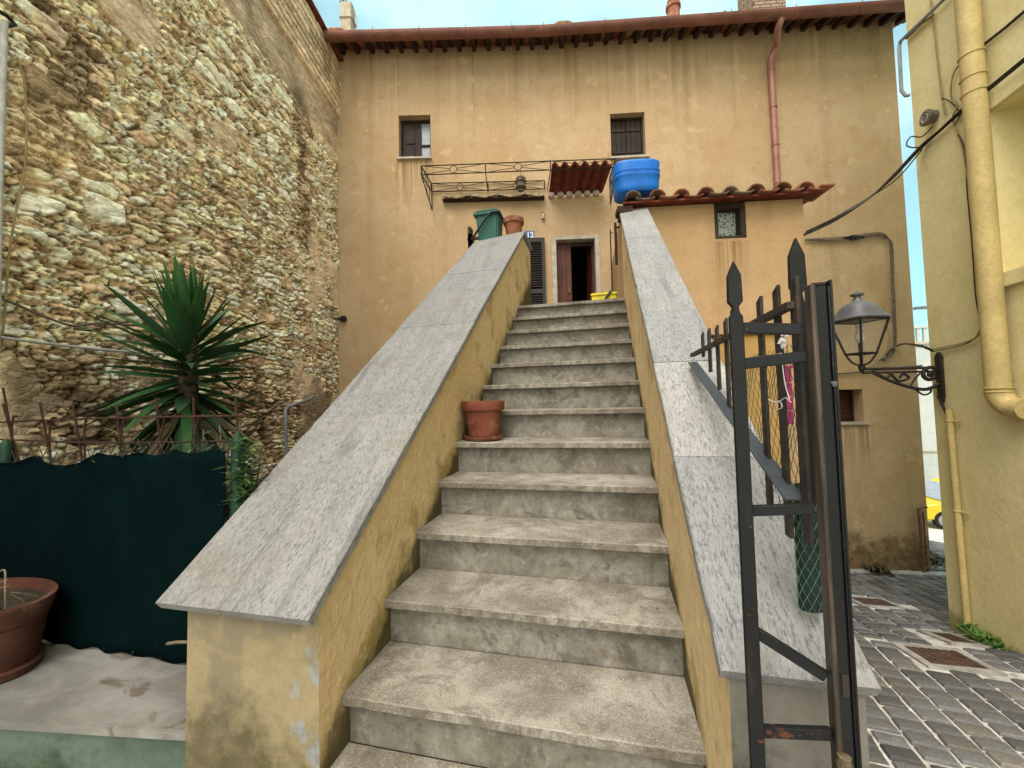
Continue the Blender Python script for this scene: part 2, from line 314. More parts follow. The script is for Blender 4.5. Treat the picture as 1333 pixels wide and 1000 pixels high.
M['black_plastic']=simple('black_plastic',(.014,.016,.018),.5,.2,6,60,.05)
M['green_roll']=simple('dark_green_sheet',(.005,.018,.015),.7,.25,9,70,.1)
M['blue']=simple('blue_plastic',(.003,.15,.60),.45,.22,4,40,.06,0,.4)
M['yellow_plastic']=simple('yellow_plastic',(.62,.53,.02),.5,.12,9,60,.05)
M['magenta']=simple('magenta_paint',(.30,.02,.11),.5,.12,9,60,.05)
M['plate']=simple('blue_enamel',(.012,.06,.36),.35,.1,9,60,.02,0,.5)
M['white']=simple('white_enamel',(.75,.76,.76),.5,.05,9,60,.02)
M['cable']=simple('grey_cable',(.16,.13,.095),.7,.3,14,60,.05)
M['cable_dark']=simple('dark_cable',(.040,.034,.028),.7,.25,10,60,.05)
M['cable_white']=simple('dusty_white_conduit',(.48,.47,.44),.6,.15,12,60,.05)
M['cable_tan']=simple('painted_over_cable',(.33,.26,.12),.8,.2,12,60,.1)
M['zinc']=simple('grey_pvc_conduit',(.25,.26,.28),.55,.15,9,60,.05)
M['pipe_yellow']=simple('yellow_painted_pipe',(.50,.39,.16),.62,.12,3,40,.08,0,.35)
M['lamp']=simple('grey_painted_lamp',(.13,.135,.145),.5,.2,7,60,.06,.2,.5)
M['lampglass']=None
def glass(name,c,al):
    t=NT(name); t.b.inputs['Alpha'].default_value=al; return t.fin(t.mix(t.mr(t.noise(5,3),.3,.7),sc3(c,.8),c),.12,0,.5)
M['lampglass']=glass('dusty_lantern_glass',(.5,.45,.36),.18); M['windowglass']=glass('window_glass',(.10,.13,.17),1)
M['pale_pane']=simple('pale_blue_grey_pane',(.34,.37,.42),.25,.15,12,50,.03,0,.5)  # smooth pale blue-grey for the house pane and the car windscreen
def lace():
    t=NT('lace_curtain_pane'); v=t.n('ShaderNodeTexVoronoi',{'Vector':t.pos,'Scale':30.0},feature='DISTANCE_TO_EDGE').outputs['Distance']
    return t.fin(t.mix(t.mr(v,.08,.2),(.36,.40,.37),(.10,.13,.115)),.4,0,.4)
M['lace']=lace()
def bricks(name,c1,c2,mort,sw,sh):
    t=NT(name); x,y,z=t.sep(); v=t.n('ShaderNodeCombineXYZ',{0:t.ma('ADD',x,y),1:z}).outputs[0]
    b=t.n('ShaderNodeTexBrick',{'Vector':v,'Color1':c1,'Color2':c2,'Mortar':mort,'Scale':1.0,'Brick Width':sw,'Row Height':sh,'Mortar Size':.012,'Mortar Smooth':.3})
    n=t.noise(30,5,rough=.7); col=t.mix(t.mr(n,.45,.7,0,.5),b.outputs['Color'],sc3(mort,.5)); t.bump(t.ma('ADD',t.ma('MULTIPLY',b.outputs['Fac'],-1),n),.5,.01); return t.fin(col,.95,0,.15)
M['chimney_brick']=bricks('old_chimney_brick',(.38,.27,.18),(.30,.21,.14),(.10,.08,.06),.24,.07)
M['chimney_render']=simple('grey_beige_chimney',(.40,.34,.25),.95,.2,9,50,.4)
M['cover']=simple('rusty_cast_iron_cover',(.10,.06,.042),.7,.3,14,80,.5,.2,.4)
M['kerbstone']=simple('pale_travertine_kerb',(.36,.35,.32),.9,.3,7,60,.3)
M['carpaint']=simple('yellow_car_paint',(.72,.48,.01),.25,.04,3,40,.0,0,.6)
M['tyre']=simple('tyre_rubber',(.012,.012,.012),.85,.2,9,60,.1)
M['bark']=simple('yucca_bark',(.10,.075,.05),.95,.35,18,70,.8)
M['vine_stem']=simple('dry_vine_stem',(.16,.12,.085),.9,.3,20,70,.3)
M['twig']=simple('dry_twig',(.20,.16,.10),.9,.3,20,70,.3)
M['mesh']=simple('green_coated_wire',(.035,.085,.065),.6,.2,9,60,.02)
M['wiregrey']=simple('galvanised_wire',(.07,.075,.075),.5,.2,9,60,.02,.3)
M['moss']=simple('dry_moss',(.22,.18,.11),1,.45,14,80,1.0,c2=(.09,.085,.03))
M['brass']=simple('tarnished_brass',(.13,.10,.06),.6,.45,60,140,.6,.2,.4)
# ------------------------------------------------------------------ numpy noise
def vnoise(x,y,seed=0):
    xi=np.floor(x).astype(int); yi=np.floor(y).astype(int); fx=x-xi; fy=y-yi
    def h(a,b):
        n=(a*374761393+b*668265263+seed*1442695041)&0x7fffffff; n=((n^(n>>13))*1274126177)&0x7fffffff; n=(n^(n>>16))&0xffff; return n/65535.
    u=fx*fx*(3-2*fx); w=fy*fy*(3-2*fy)
    return (h(xi,yi)*(1-u)+h(xi+1,yi)*u)*(1-w)+(h(xi,yi+1)*(1-u)+h(xi+1,yi+1)*u)*w
def fbm(x,y,o=4,seed=0):
    s=0;a=.5;t=0
    for k in range(o): s=s+a*vnoise(x*2**k+k*17.3,y*2**k+k*5.1,seed+k); t+=a; a*=.55
    return s/t
def hash2(a,b,seed):
    n=(a*73856093+b*19349663+seed*83492791)&0x7fffffff; n=((n^(n>>13))*1274126177)&0x7fffffff; n=(n^(n>>15))&0xffff; return n/65535.
def worley(x,y,seed=0,jit=.85):
    xi=np.floor(x).astype(int); yi=np.floor(y).astype(int)
    F1=np.full(x.shape,9.);F2=F1.copy();I=np.zeros(x.shape);DX=I.copy();DY=I.copy()
    J=np.zeros(x.shape)
    for dx in(-1,0,1):
        for dy in(-1,0,1):
            a=xi+dx;b=yi+dy
            px=a+.5+jit*(hash2(a,b,seed)-.5);py=b+.5+jit*(hash2(a,b,seed+1)-.5)
            d=np.hypot(x-px,y-py); i=hash2(a,b,seed+2); j=hash2(a,b,seed+3)
            m=d<F1; F2=np.where(m,F1,np.minimum(F2,d)); I=np.where(m,i,I); J=np.where(m,j,J); DX=np.where(m,x-px,DX); DY=np.where(m,y-py,DY); F1=np.where(m,d,F1)
    return F1,F2,I,J,DX,DY
def ss(x,a,b):
    t=np.clip((x-a)/(b-a),0,1); return t*t*(3-2*t)
def npmesh(name,P,nu,nv,col,mat,parent=None,flip=False):
    o0=base(parent) if parent else Vector((0,0,0))
    P=P-np.array(o0); me=bpy.data.meshes.new(name)
    i=np.arange(nv-1)[:,None]*nu+np.arange(nu-1)[None,:]; q=np.stack([i,i+1,i+nu+1,i+nu],-1).reshape(-1,4)
    if flip:q=q[:,::-1]
    me.vertices.add(len(P)); me.vertices.foreach_set('co',P.astype(np.float32).ravel())
    me.loops.add(q.size); me.loops.foreach_set('vertex_index',q.astype(np.int32).ravel())
    me.polygons.add(len(q)); me.polygons.foreach_set('loop_start',np.arange(0,q.size,4,dtype=np.int32)); me.polygons.foreach_set('loop_total',np.full(len(q),4,dtype=np.int32))
    me.polygons.foreach_set('use_smooth',np.ones(len(q),dtype=bool))
    me.update(calc_edges=True)
    at=me.color_attributes.new('Col','FLOAT_COLOR','POINT'); at.data.foreach_set('color',np.concatenate([col,np.ones((len(col),1))],1).astype(np.float32).ravel())
    me.materials.append(mat); o=bpy.data.objects.new(name,me); COL.objects.link(o)
    if parent:o.parent=parent
    return o
# ------------------------------------------------------------------ terrain and street
def street_z(Y): return float(np.interp(Y,[-30,-3,.9,4.1,4.9,7.8,11,15,22,60,400],[.3,.1,-.03,-.50,-.71,-1.28,-2.0,-2.9,-3.6,-5,-9]))
ys=[-30,-10,-3,-1,.9]+[1.3+.4*i for i in range(36)]+[16,18,22,30,60,150,400]; xs=[-300,-40,-8,-4,-2,0,1,2,3,4,5,6,8,12,40,300]
g=MB(); n=len(xs); g.add([(x,y,street_z(y)-.012) for y in ys for x in xs],[(j*n+i,j*n+i+1,(j+1)*n+i+1,(j+1)*n+i) for j in range(len(ys)-1) for i in range(n-1)])
M['mortar']=simple('pale_street_mortar',(.60,.59,.55),.95,.2,5,50,.3,c2=(.30,.28,.23))
tag(g.build('street',M['mortar']),kind='structure')
covers=[((1107,777),(1142,772),(1168,792),(1128,795)),((1208,824),(1238,824),(1268,838),(1240,837)),((1187,846),(1235,848),(1272,866),(1222,865))]
cpos=[]
for c in covers:
    m=(sum(p[0] for p in c)/4,sum(p[1] for p in c)/4); Y=4.
    for _ in range(20): p=on(*m,Zp(street_z(Y))); Y=Y*.5+p.y*.5
    cpos.append((p.x,p.y))
CA=R(10); cu=Vector((cos(CA),-sin(CA),0)); cv=Vector((sin(CA),cos(CA),0))
b=MB(); W_,H_=.165,.130
def inside(p): return .47<p.x<9.5 and .5<p.y<17
for j in range(-18,150):
    for i in range(-28,84):
        c=cu*((i+random.uniform(-.02,.02))*W_)+cv*((j+(.5 if i%2 else 0)+random.uniform(-.05,.05))*H_+.02*sin(i*.7))+Vector((.5,0,0))
        if not inside(c): continue
        if any(abs((c.x-q[0]))<.31 and abs(c.y-q[1])<.28 for q in cpos): continue
        z=street_z(c.y); a=random.uniform(-.03,.03); u=(cu*cos(a)+cv*sin(a)); v=(cv*cos(a)-cu*sin(a)); s=(street_z(c.y+.1)-street_z(c.y-.1))/.2
        w=W_*.5-random.uniform(.004,.009); h=H_*.5-random.uniform(.006,.012); tz=random.uniform(-.003,.004)
        k=random.uniform(.6,1.4); b.cc=(.145*k,.148*k,.15*k) if random.random()<.85 else (.18*k,.17*k,.155*k)
        def P(q,r_,zz): p=c+u*q+v*r_; return Vector((p.x,p.y,z+s*(p.y-c.y)+zz))
        jt=[(random.uniform(.90,1.0),random.uniform(.90,1.0)) for _ in range(4)]
        cor=[(-w*jt[0][0],-h*jt[0][1]),(w*jt[1][0],-h*jt[1][1]),(w*jt[2][0],h*jt[2][1]),(-w*jt[3][0],h*jt[3][1])]
        b.add([P(q,r_,-.03) for q,r_ in cor]+[P(q,r_,-.003+tz) for q,r_ in cor]+[P(q*.85,r_*.85,.006+tz) for q,r_ in cor],
              [(0,1,5,4),(1,2,6,5),(2,3,7,6),(3,0,4,7),(4,5,9,8),(5,6,10,9),(6,7,11,10),(7,4,8,11),(8,9,10,11)])
b.cc=None
tag(b.build('cobbled_paving',M['cobble'],smooth=50),kind='structure')
cl=['square rusty access cover farthest down the lane by the house','narrow rusty access cover close to the yellow wall','square rusty access cover with wide pale border nearest the gate']
for (x,y),l,w,h in zip(cpos,cl,(.34,.17,.36),(.33,.31,.31)):
    z=street_z(y); s=(street_z(y+.1)-street_z(y-.1))/.2; vv=Vector((0,1,s)).normalized(); uu=Vector((1,0,0)); nn=uu.cross(vv)
    t=thing('access_cover',l,'manhole cover',(x,y,z),'access covers in the lane'); O=Vector((x,y,z))
    f=MB(); bw=.055
    for sx,sy,lw,lh in((0,-1,w+2*bw,bw),(0,1,w+2*bw,bw),(-1,0,bw,h),(1,0,bw,h)):
        f.box(O+uu*sx*(w/2+bw/2)+vv*sy*(h/2+bw/2)-nn*.012,(lw,lh,.04),(uu,vv,nn))
    f.build('border',M['kerbstone'],t)
    p=MB(); p.box(O-nn*.012,(w-.01,h-.01,.03),(uu,vv,nn))
    for i in range(7):
        for j in range(7): p.box(O+uu*((i-3)/7*w)+vv*((j-3)/7*h)+nn*.004,(w/11,h/11,.006),(uu,vv,nn))
    p.build('lid',M['cover'],t)
# kerb strip at the foot of the house
kb=MB()
for i in range(9):
    a=on(1098,741,FR).copy(); s=3.2+i*.24; P0=BEND+UR*(s+1.45)+NR*.09; z=street_z(P0.y)
    kb.box(P0+Vector((0,0,z+.0)),(.225,.16,.05),(UR,NR*-1,Vector((0,0,1))))
tag(kb.build('kerb_strip',M['kerbstone'],bevel=.008),kind='structure')
# ------------------------------------------------------------------ staircase
Y1,Z1,RUN,RISE=1.122,.707,.25,.17
XL,XR=-.815,.219
st=thing('staircase','steep worn stone staircase between two ochre parapets climbing to the house door','staircase',(-.3,1.,0))
for i in range(-3,12):
    y=Y1+RUN*i; z=Z1+RISE*i; last=i==11
    y2=y+RUN+.035 if not last else 7.05
    t=MB(); NX=44; vs=[]; sd_=random.uniform(0,50)
    for k in range(NX+1):
        u=k/NX; x=XL-.01+(XR-XL+.02)*u
        j1=.0035*(float(vnoise(np.array(x*28+sd_),np.array(i*3.7+sd_),1))-.5)+.004*(float(vnoise(np.array(x*5+sd_),np.array(i*1.7),2))-.5)
        ch=.006*max(0,float(vnoise(np.array(x*17+sd_),np.array(i*9.1),4))-.80)/.2
        dip=-.0035*(1-(2*u-1)**2)*(.5+.8*float(vnoise(np.array(x*3+sd_),np.array(2.2),3)))
        yy=y+j1+ch; yb=y2 if not last else y2-.2*(1-u)
        vs+=[(x,yy+.003,z-.032),(x,yy,z-.029),(x,yy,z-.0045-ch),(x,yy+.0015,z-.0015+dip-ch),(x,yy+.005,z+dip),(x,y+(RUN if not last else .5)*.5,z+dip*.6),(x,yb,z+.001),(x,yb,z-.03)]
    fs=[(a*8+q,(a+1)*8+q,(a+1)*8+(q+1)%8,a*8+(q+1)%8) for a in range(NX) for q in range(8)]
    t.add(vs,fs+[tuple(range(7,-1,-1)),tuple(NX*8+q for q in range(8))])
    t.build('tread' if not last else 'landing',M['tread'],st,smooth=22)
    r=MB(); r.box2((XL-.01,y+.042,z-RISE-.002),(XR+.01,y+.08,z-.033)); r.build('riser',M['riser'],st)
# left parapet
kl,kr=.746,.769
zl=lambda Y:1.023+kl*(Y-.95); zr=lambda Y:1.078+kr*(Y-.855)
p=MB()
def parapet(xa,xb,yf,zf,k,yt,yb,wb,front_tilt=0):
    e=.035
    Z=lambda Y:zf(Y)-e*math.sqrt(1+k*k)
    poly=[(yf,-.05),(yf,Z(yf)),(yt,Z(yt)),(yb,Z(yt)),(yb,-.05)] if yb>yt else [(yf,-.05),(yf,Z(yf)),(yt,Z(yt)),(yt,-.05)]
    m=MB(); n=len(poly); A=[Vector((xa,a,b_)) for a,b_ in poly]; B=[Vector((xb,a,b_)) for a,b_ in poly]
    B[0].y+=wb; B[1].y+=wb*.6
    m.mi=0; m.add(A+B,[tuple(range(n-1,-1,-1)) ,tuple(range(n,2*n))]+[(i,n+i,n+(i+1)%n,(i+1)%n) if False else (i,(i+1)%n,n+(i+1)%n,n+i) for i in range(1,n)])
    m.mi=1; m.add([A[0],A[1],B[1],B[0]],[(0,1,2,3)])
    return m
m=parapet(-1.275,-.822,1.0,zl,kl,4.24,4.72,.03)
pl=m.build('parapet',[M['parapet'],M['parapet_end']],st)
m=parapet(.222,.452,.885,zr,kr,3.95,3.95,0)
pr_=m.build('parapet',[M['parapet'],M['cement']],st)
bpy.context.view_layer.update()
def coping(par,mat,xa,xb,zf,k,ys_a,ys_b,th=.032):
    nrm=Vector((0,-k,1)).normalized()
    for i in range(len(ys_a)-1):
        g=.0010 if i else 0; h=.0010 if i<len(ys_a)-2 else 0
        a0,a1,b0,b1=ys_a[i]+g,ys_a[i+1]-h,ys_b[i]+g,ys_b[i+1]-h
        NS_=26; vs=[]; q=nrm*random.uniform(-.0012,.0012); dx=random.uniform(-.002,.002)
        for k in range(NS_+1):
            u=k/NS_; ya=a0+(a1-a0)*u; yb=b0+(b1-b0)*u
            n1=.0025*(float(vnoise(np.array(ya*22),np.array(xa*7.),5))-.5); n2=.0025*(float(vnoise(np.array(yb*22),np.array(xb*7.),6))-.5)
            c1=.006*max(0,float(vnoise(np.array(ya*15),np.array(xa*3.),7))-.8)/.2; c2=.006*max(0,float(vnoise(np.array(yb*15),np.array(xb*3.),8))-.8)/.2
            A_=Vector((xa+n1+c1+dx,ya,zf(ya)))+q; B_=Vector((xb+n2-c2+dx,yb,zf(yb)))+q
            vs+=[A_-nrm*th,A_-nrm*.004,A_+Vector((.004,0,0)),B_-Vector((.004,0,0)),B_-nrm*.004,B_-nrm*th]
        fs=[(e*6+w_,(e+1)*6+w_,(e+1)*6+(w_+1)%6,e*6+(w_+1)%6) for e in range(NS_) for w_ in range(6)]
        mb=MB(); mb.add(vs,[f_[::-1] for f_ in fs]+[tuple(range(6)),tuple(NS_*6+w_ for w_ in range(5,-1,-1))]); mb.build('coping_slab',mat,par,smooth=35)
coping(pl,M['gneiss_l'],-1.34,-.803,zl,kl,[.951,1.66,2.42,3.26,4.12],[.951,1.68,2.436,3.276,4.30])
mb=MB(); ft=[Vector((-1.34,4.124,zl(4.12))),Vector((-.803,4.304,zl(4.30))),Vector((-.803,4.76,zl(4.28))),Vector((-1.34,4.76,zl(4.12)))]
mb.hexa([v-Vector((0,0,.032)) for v in ft]+ft); mb.build('coping_slab',M['gneiss_l'],pl,bevel=.003)
coping(pr_,M['gneiss_r'],.205,.466,zr,kr,[.856,1.308,1.735,2.125,3.174,3.93],[.856,1.308,1.735,2.125,3.174,3.95])
# ------------------------------------------------------------------ house
hs=thing('ochre_house','tall ochre plastered house with copper gutter at the head of the stairs','house',(-.3,7.,-1.2))
def S(pl,U,x,y,O=BEND): return (on(x,y,pl)-O).dot(U)
def rect(pl,U,x0,y0,x1,y1,O=BEND):
    a=on(x0,(y0+y1)/2,pl);b=on(x1,(y0+y1)/2,pl);c=on((x0+x1)/2,y0,pl);d=on((x0+x1)/2,y1,pl)
    return [(a-O).dot(U),(b-O).dot(U),d.z,c.z]
w1=rect(FL,UL,519,150,560.5,206); w2=rect(FR,UR,795,147,840,204.5); w3=rect(FR,UR,1086,507,1124,550); dr=rect(FR,UR,719,308,781,394); dr[2]=2.582
sL=(LWC-BEND).dot(UL)-.3; sRend=(Vector((5.056,7.935,0))-BEND).dot(UR)
f=MB()
f.wall(BEND,UL,NL,sL,0,-2,8.12,[w1],.2); f.wall(BEND,UR,NR,0,sRend,-2.6,8.12,[w2,w3+[.26],dr+[.22]],.2)
e=BEND+UR*sRend; bk=e-NR*6; Zv=Vector((0,0,1))
f.add([e+Zv*-2.6,bk+Zv*-2.6,bk+Zv*8.12,e+Zv*8.12],[(0,1,2,3)])
bl=BEND+UL*sL-NL*6; f.add([bk+Zv*-2.6,bl+Zv*-2.6,bl+Zv*8.12,bk+Zv*8.12],[(0,1,2,3)])
f.build('wall',M['facade'],hs)
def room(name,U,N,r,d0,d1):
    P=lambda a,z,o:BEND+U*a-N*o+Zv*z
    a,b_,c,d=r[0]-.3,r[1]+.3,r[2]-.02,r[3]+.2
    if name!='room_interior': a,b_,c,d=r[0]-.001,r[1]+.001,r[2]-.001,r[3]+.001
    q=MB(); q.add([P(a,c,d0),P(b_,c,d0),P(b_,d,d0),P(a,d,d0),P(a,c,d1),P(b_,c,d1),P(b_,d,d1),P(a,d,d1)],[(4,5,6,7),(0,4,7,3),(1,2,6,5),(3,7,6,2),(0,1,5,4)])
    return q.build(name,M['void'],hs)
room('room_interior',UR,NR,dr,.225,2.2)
def PT(U,N): return lambda s,z,o=0:BEND+U*s+N*o+Zv*z
def bx(mb,U,N,s0,s1,z0,z1,o0,o1): P=PT(U,N); return mb.box(P((s0+s1)/2,(z0+z1)/2,(o0+o1)/2),(s1-s0,o1-o0,z1-z0),(U,-N,Zv))
# window 1
def frame4(mb,U,N,r,w,o0,o1):
    bx(mb,U,N,r[0],r[0]+w,r[2],r[3],o0,o1);bx(mb,U,N,r[1]-w,r[1],r[2],r[3],o0,o1);bx(mb,U,N,r[0]+w,r[1]-w,r[2],r[2]+w,o0,o1);bx(mb,U,N,r[0]+w,r[1]-w,r[3]-w,r[3],o0,o1)
m=MB(); frame4(m,UL,NL,w1,.035,-.195,-.13); bx(m,UL,NL,w1[0],w1[1],w1[2],w1[3],-.23,-.20); W1=m.build('window',M['wooddark'],hs,bevel=.004)
mid=w1[0]+.56*(w1[1]-w1[0]); m=MB(); bx(m,UL,NL,w1[0]+.035,mid,w1[2]+.035,w1[3]-.035,-.185,-.15)
bx(m,UL,NL,w1[0]+.09,mid-.06,w1[2]+.36,w1[3]-.10,-.149,-.135); bx(m,UL,NL,w1[0]+.09,mid-.06,w1[2]+.08,w1[2]+.30,-.149,-.135); bx(m,UL,NL,mid,mid+.05,w1[2]+.035,w1[3]-.035,-.19,-.14); m.build('shutter',M['wooddark'],W1,bevel=.004)
m=MB(); bx(m,UL,NL,mid+.05,w1[1]-.035,w1[2]+.035,w1[3]-.035,-.188,-.178); m.build('pane',M['pale_pane'],W1)
m=MB(); zc=w1[2]+.33; bx(m,UL,NL,mid+.05,w1[1]-.035,zc-.015,zc+.015,-.177,-.15); m.build('glazing_bar',M['wooddark'],W1)
m=MB(); bx(m,UL,NL,w1[0]-.03,w1[1]+.02,w1[2]-.035,w1[2]+.004,-.1,.05); m.build('sill',M['stoneframe'],W1,bevel=.004)
# window 2
m=MB(); frame4(m,UR,NR,w2,.035,-.195,-.12); bx(m,UR,NR,w2[0],w2[1],w2[2],w2[3],-.23,-.20); W2=m.build('window',M['wooddark'],hs,bevel=.004)
for a0,a1 in((0.06,.495),(.505,.94)):
    q0=w2[0]+a0*(w2[1]-w2[0]);q1=w2[0]+a1*(w2[1]-w2[0]); m=MB()
    for k in range(3): bx(m,UR,NR,q0+(q1-q0)*k/3+.003,q0+(q1-q0)*(k+1)/3-.003,w2[2]+.036,w2[3]-.036,-.18,-.145)
    bx(m,UR,NR,q0+.01,q1-.01,w2[2]+.15,w2[2]+.2,-.144,-.13);bx(m,UR,NR,q0+.01,q1-.01,w2[3]-.25,w2[3]-.2,-.144,-.13); m.build('shutter',M['wooddark'],W2,bevel=.003)
m=MB(); bx(m,UR,NR,w2[0]-.02,w2[1]+.05,w2[2]-.04,w2[2]+.004,-.1,.05); m.build('sill',M['stoneframe'],W2,bevel=.004)
# street window
m=MB(); frame4(m,UR,NR,w3,.04,-.255,-.2); bx(m,UR,NR,w3[0],w3[1],w3[2],w3[3],-.29,-.26); W3=m.build('window',M['wooddark'],hs,bevel=.004)
m=MB(); bx(m,UR,NR,w3[0]+.04,w3[1]-.04,w3[2]+.04,w3[3]-.04,-.25,-.235)
for k in range(5): bx(m,UR,NR,w3[0]+.05,w3[1]-.05,w3[2]+.06+k*.1,w3[2]+.10+k*.1,-.234,-.22)
m.build('shutter',M['woodred'],W3)
m=MB(); bx(m,UR,NR,w3[0]-.03,w3[1]+.06,w3[2]-.04,w3[2]+.004,-.1,.04); m.build('sill',M['stoneframe'],W3,bevel=.004)
# door
m=MB(); fwid=.075
bx(m,UR,NR,dr[0]-.005,dr[0]+fwid,dr[2],dr[3]+.005,-.2,.025);bx(m,UR,NR,dr[1]-fwid,dr[1]+.005,dr[2],dr[3]+.005,-.2,.025);bx(m,UR,NR,dr[0]+fwid,dr[1]-fwid,dr[3]-.055,dr[3]+.005,-.2,.025)
D=m.build('door',M['stoneframe'],hs,bevel=.004); 
P=PT(UR,NR)
m=MB(); q0=dr[0]+fwid; q1=q0+.27
for k in range(3): bx(m,UR,NR,q0+.09*k+.002,q0+.09*(k+1)-.002,dr[2]+.02,dr[3]-.06,-.16,-.115)
m.build('leaf',M['woodred'],D,bevel=.003)
m=MB(); h=P(dr[1]-fwid-.02,0,-.14); ld=(UR*-.12-NR*.99).normalized(); m.box(h+ld*.2+Zv*(dr[2]+.96),(.4,.04,1.88),(ld,ld.cross(Zv),Zv)); m.build('leaf',M['woodred'],D,bevel=.003)
m=MB(); bx(m,UR,NR,dr[0]+fwid,dr[1]-fwid,dr[3]-.13,dr[3]-.056,-.17,-.12); m.build('transom',M['wooddark'],D)
m=MB(); m.box(P(q1-.05,dr[2]+1.0,-.095),(.03,.03,.12),(UR,-NR,Zv)); m.build('handle',M['brass'],D,bevel=.005)
# louvred shutter beside the door
s0,s1=S(FL,UL,676,350),S(FL,UL,709.5,350); z1_=on(695,311.5,FL).z; z0_=2.6
m=MB(); ou=.03
for a,b_ in((s0,s0+.055),(s1-.055,s1)): bx(m,UL,NL,a,b_,z0_,z1_,ou,ou+.04)
for za in(z0_,(z0_+z1_)/2-.05,z1_-.08): bx(m,UL,NL,s0+.055,s1-.055,za,za+.08,ou+.001,ou+.039)
SH=m.build('shutter',M['shutter'],hs,bevel=.003)
m=MB(); zz=z0_+.1
while zz<z1_-.1:
    if abs(zz-(z0_+z1_)/2)>.065: m.box(PT(UL,NL)((s0+s1)/2,zz,ou+.02),(s1-s0-.11,.045,.008),(UL,(-NL*.75+Zv*.66).normalized(),(NL*.66+Zv*.75).normalized()))
    zz+=.042
m.build('louvre',M['shutter'],SH)
m=MB(); bx(m,UL,NL,s0+.06,s1-.06,z0_+.05,z1_-.05,ou-.012,ou-.004); m.build('back_panel',M['void'],SH)
# house number
nx=on(684.5,306,FL);nx2=on(695.5,306,FL); zz0=on(690,312,FL).z;zz1=on(690,301,FL).z
s0,s1=(nx-BEND).dot(UL),(nx2-BEND).dot(UL)
npl=thing('number_plate','blue enamel house number plate reading 12 above the shutter','house number',PT(UL,NL)((s0+s1)/2,(zz0+zz1)/2,.006))
m=MB(); bx(m,UL,NL,s0,s1,zz0,zz1,.002,.012); m.build('plate',M['plate'],npl,bevel=.002)
cu_=bpy.data.curves.new('num','FONT'); cu_.body='12'; cu_.size=.135; cu_.extrude=.002; cu_.align_x='CENTER'; cu_.align_y='CENTER'; cu_.offset=.004
to=bpy.data.objects.new('num',cu_); COL.objects.link(to); bpy.context.view_layer.update()
me=bpy.data.meshes.new_from_object(to.evaluated_get(bpy.context.evaluated_depsgraph_get())); bpy.data.objects.remove(to)
M4=Matrix(((UL.x,0,NL.x,0),(UL.y,0,NL.y,0),(0,1,0,0),(0,0,0,1))); me.transform(Matrix.Translation(NL*.0085)@M4)
me.materials.clear(); me.materials.append(M['white']); dg=bpy.data.objects.new('digits',me); COL.objects.link(dg); dg.parent=npl
# eaves: rafters, soffit, roof, gutter
OV=.46
soff=MB(); 
def eave(U,s,o,dz=0): 
    N=NL if U is UL else NR; return BEND+U*s+N*o+Zv*(8.05-.26*o+dz)
for U,a,b_ in((UL,sL,0),(UR,0,sRend+.28)):
    soff.hexa([eave(U,a,OV,.0),eave(U,b_,OV,.0),eave(U,b_,-.1,.0),eave(U,a,-.1,.0)]+[eave(U,a,OV,.03),eave(U,b_,OV,.03),eave(U,b_,-.1,.03),eave(U,a,-.1,.03)])
RF=MB()
def rooftile(U,a,b_,mb,rows=4,pit=.21):
    n=int((b_-a)/pit)
    for k in range(n):
        for lay in (0,1):
            sc_=a+(k+.5*lay+.25)*pit; 
            for r_ in range(rows):
                o0,o1=OV+.02-r_*.42,OV+.02-(r_+1)*.42-.06
                jj=random.uniform(-.012,.012); vs=[]
                for o,ra in((o0,.075),(o1,.064)):
                    for q in range(7):
                        t=PI*q/6
                        if lay: vs.append(BEND+U*(sc_+jj+cos(t)*ra)+(NL if U is UL else NR)*o+Zv*(8.10-.30*o+sin(t)*ra*.8-.03+.014*(o==o0)))
                        else: vs.append(BEND+U*(sc_+jj-cos(t)*ra)+(NL if U is UL else NR)*o+Zv*(8.10-.30*o-sin(t)*ra*.5-.02))
                k=random.uniform(.6,1.3); mb.cc=(.27*k,.105*k,.06*k) if random.random()<.7 else (.24*k,.17*k,.10*k)
                mb.add(vs,[(q,q+1,q+8,q+7) for q in range(6)])
rooftile(UL,sL+.1,0,RF); rooftile(UR,0,sRend+.28,RF)
# upper roof slope and gable back
roof=RF.build('roof',M['tile_v'],hs,smooth=60,solid=.014)
up_=MB()
for U,N,a,b_ in((UL,NL,sL,0),(UR,NR,0,sRend+.28)):
    f_=lambda s,o,dz:BEND+U*s+N*o+Zv*(8.088-.30*o+dz)
    up_.hexa([f_(a,OV,-.0),f_(b_,OV,-.0),f_(b_,-3,0),f_(a,-3,0),f_(a,OV,.03),f_(b_,OV,.03),f_(b_,-3,.03),f_(a,-3,.03)])
up_.build('roof_deck',M['tile'],hs)
soff.build('soffit',M['rafter'],hs)
for U,N,a,b_ in((UL,NL,sL+.15,-.05),(UR,NR,.1,sRend+.2)):
    k=a
    while k<b_:
        m=MB(); c=eave(U,k,(OV-.02)/2,-.046); dd=(N-Zv*.26).normalized(); m.box(c,(.07,OV+.02,.085),(U,dd*-1,(Zv+N*.26).normalized())); m.build('rafter',M['rafter'],hs,bevel=.008,seg=1); k+=.262
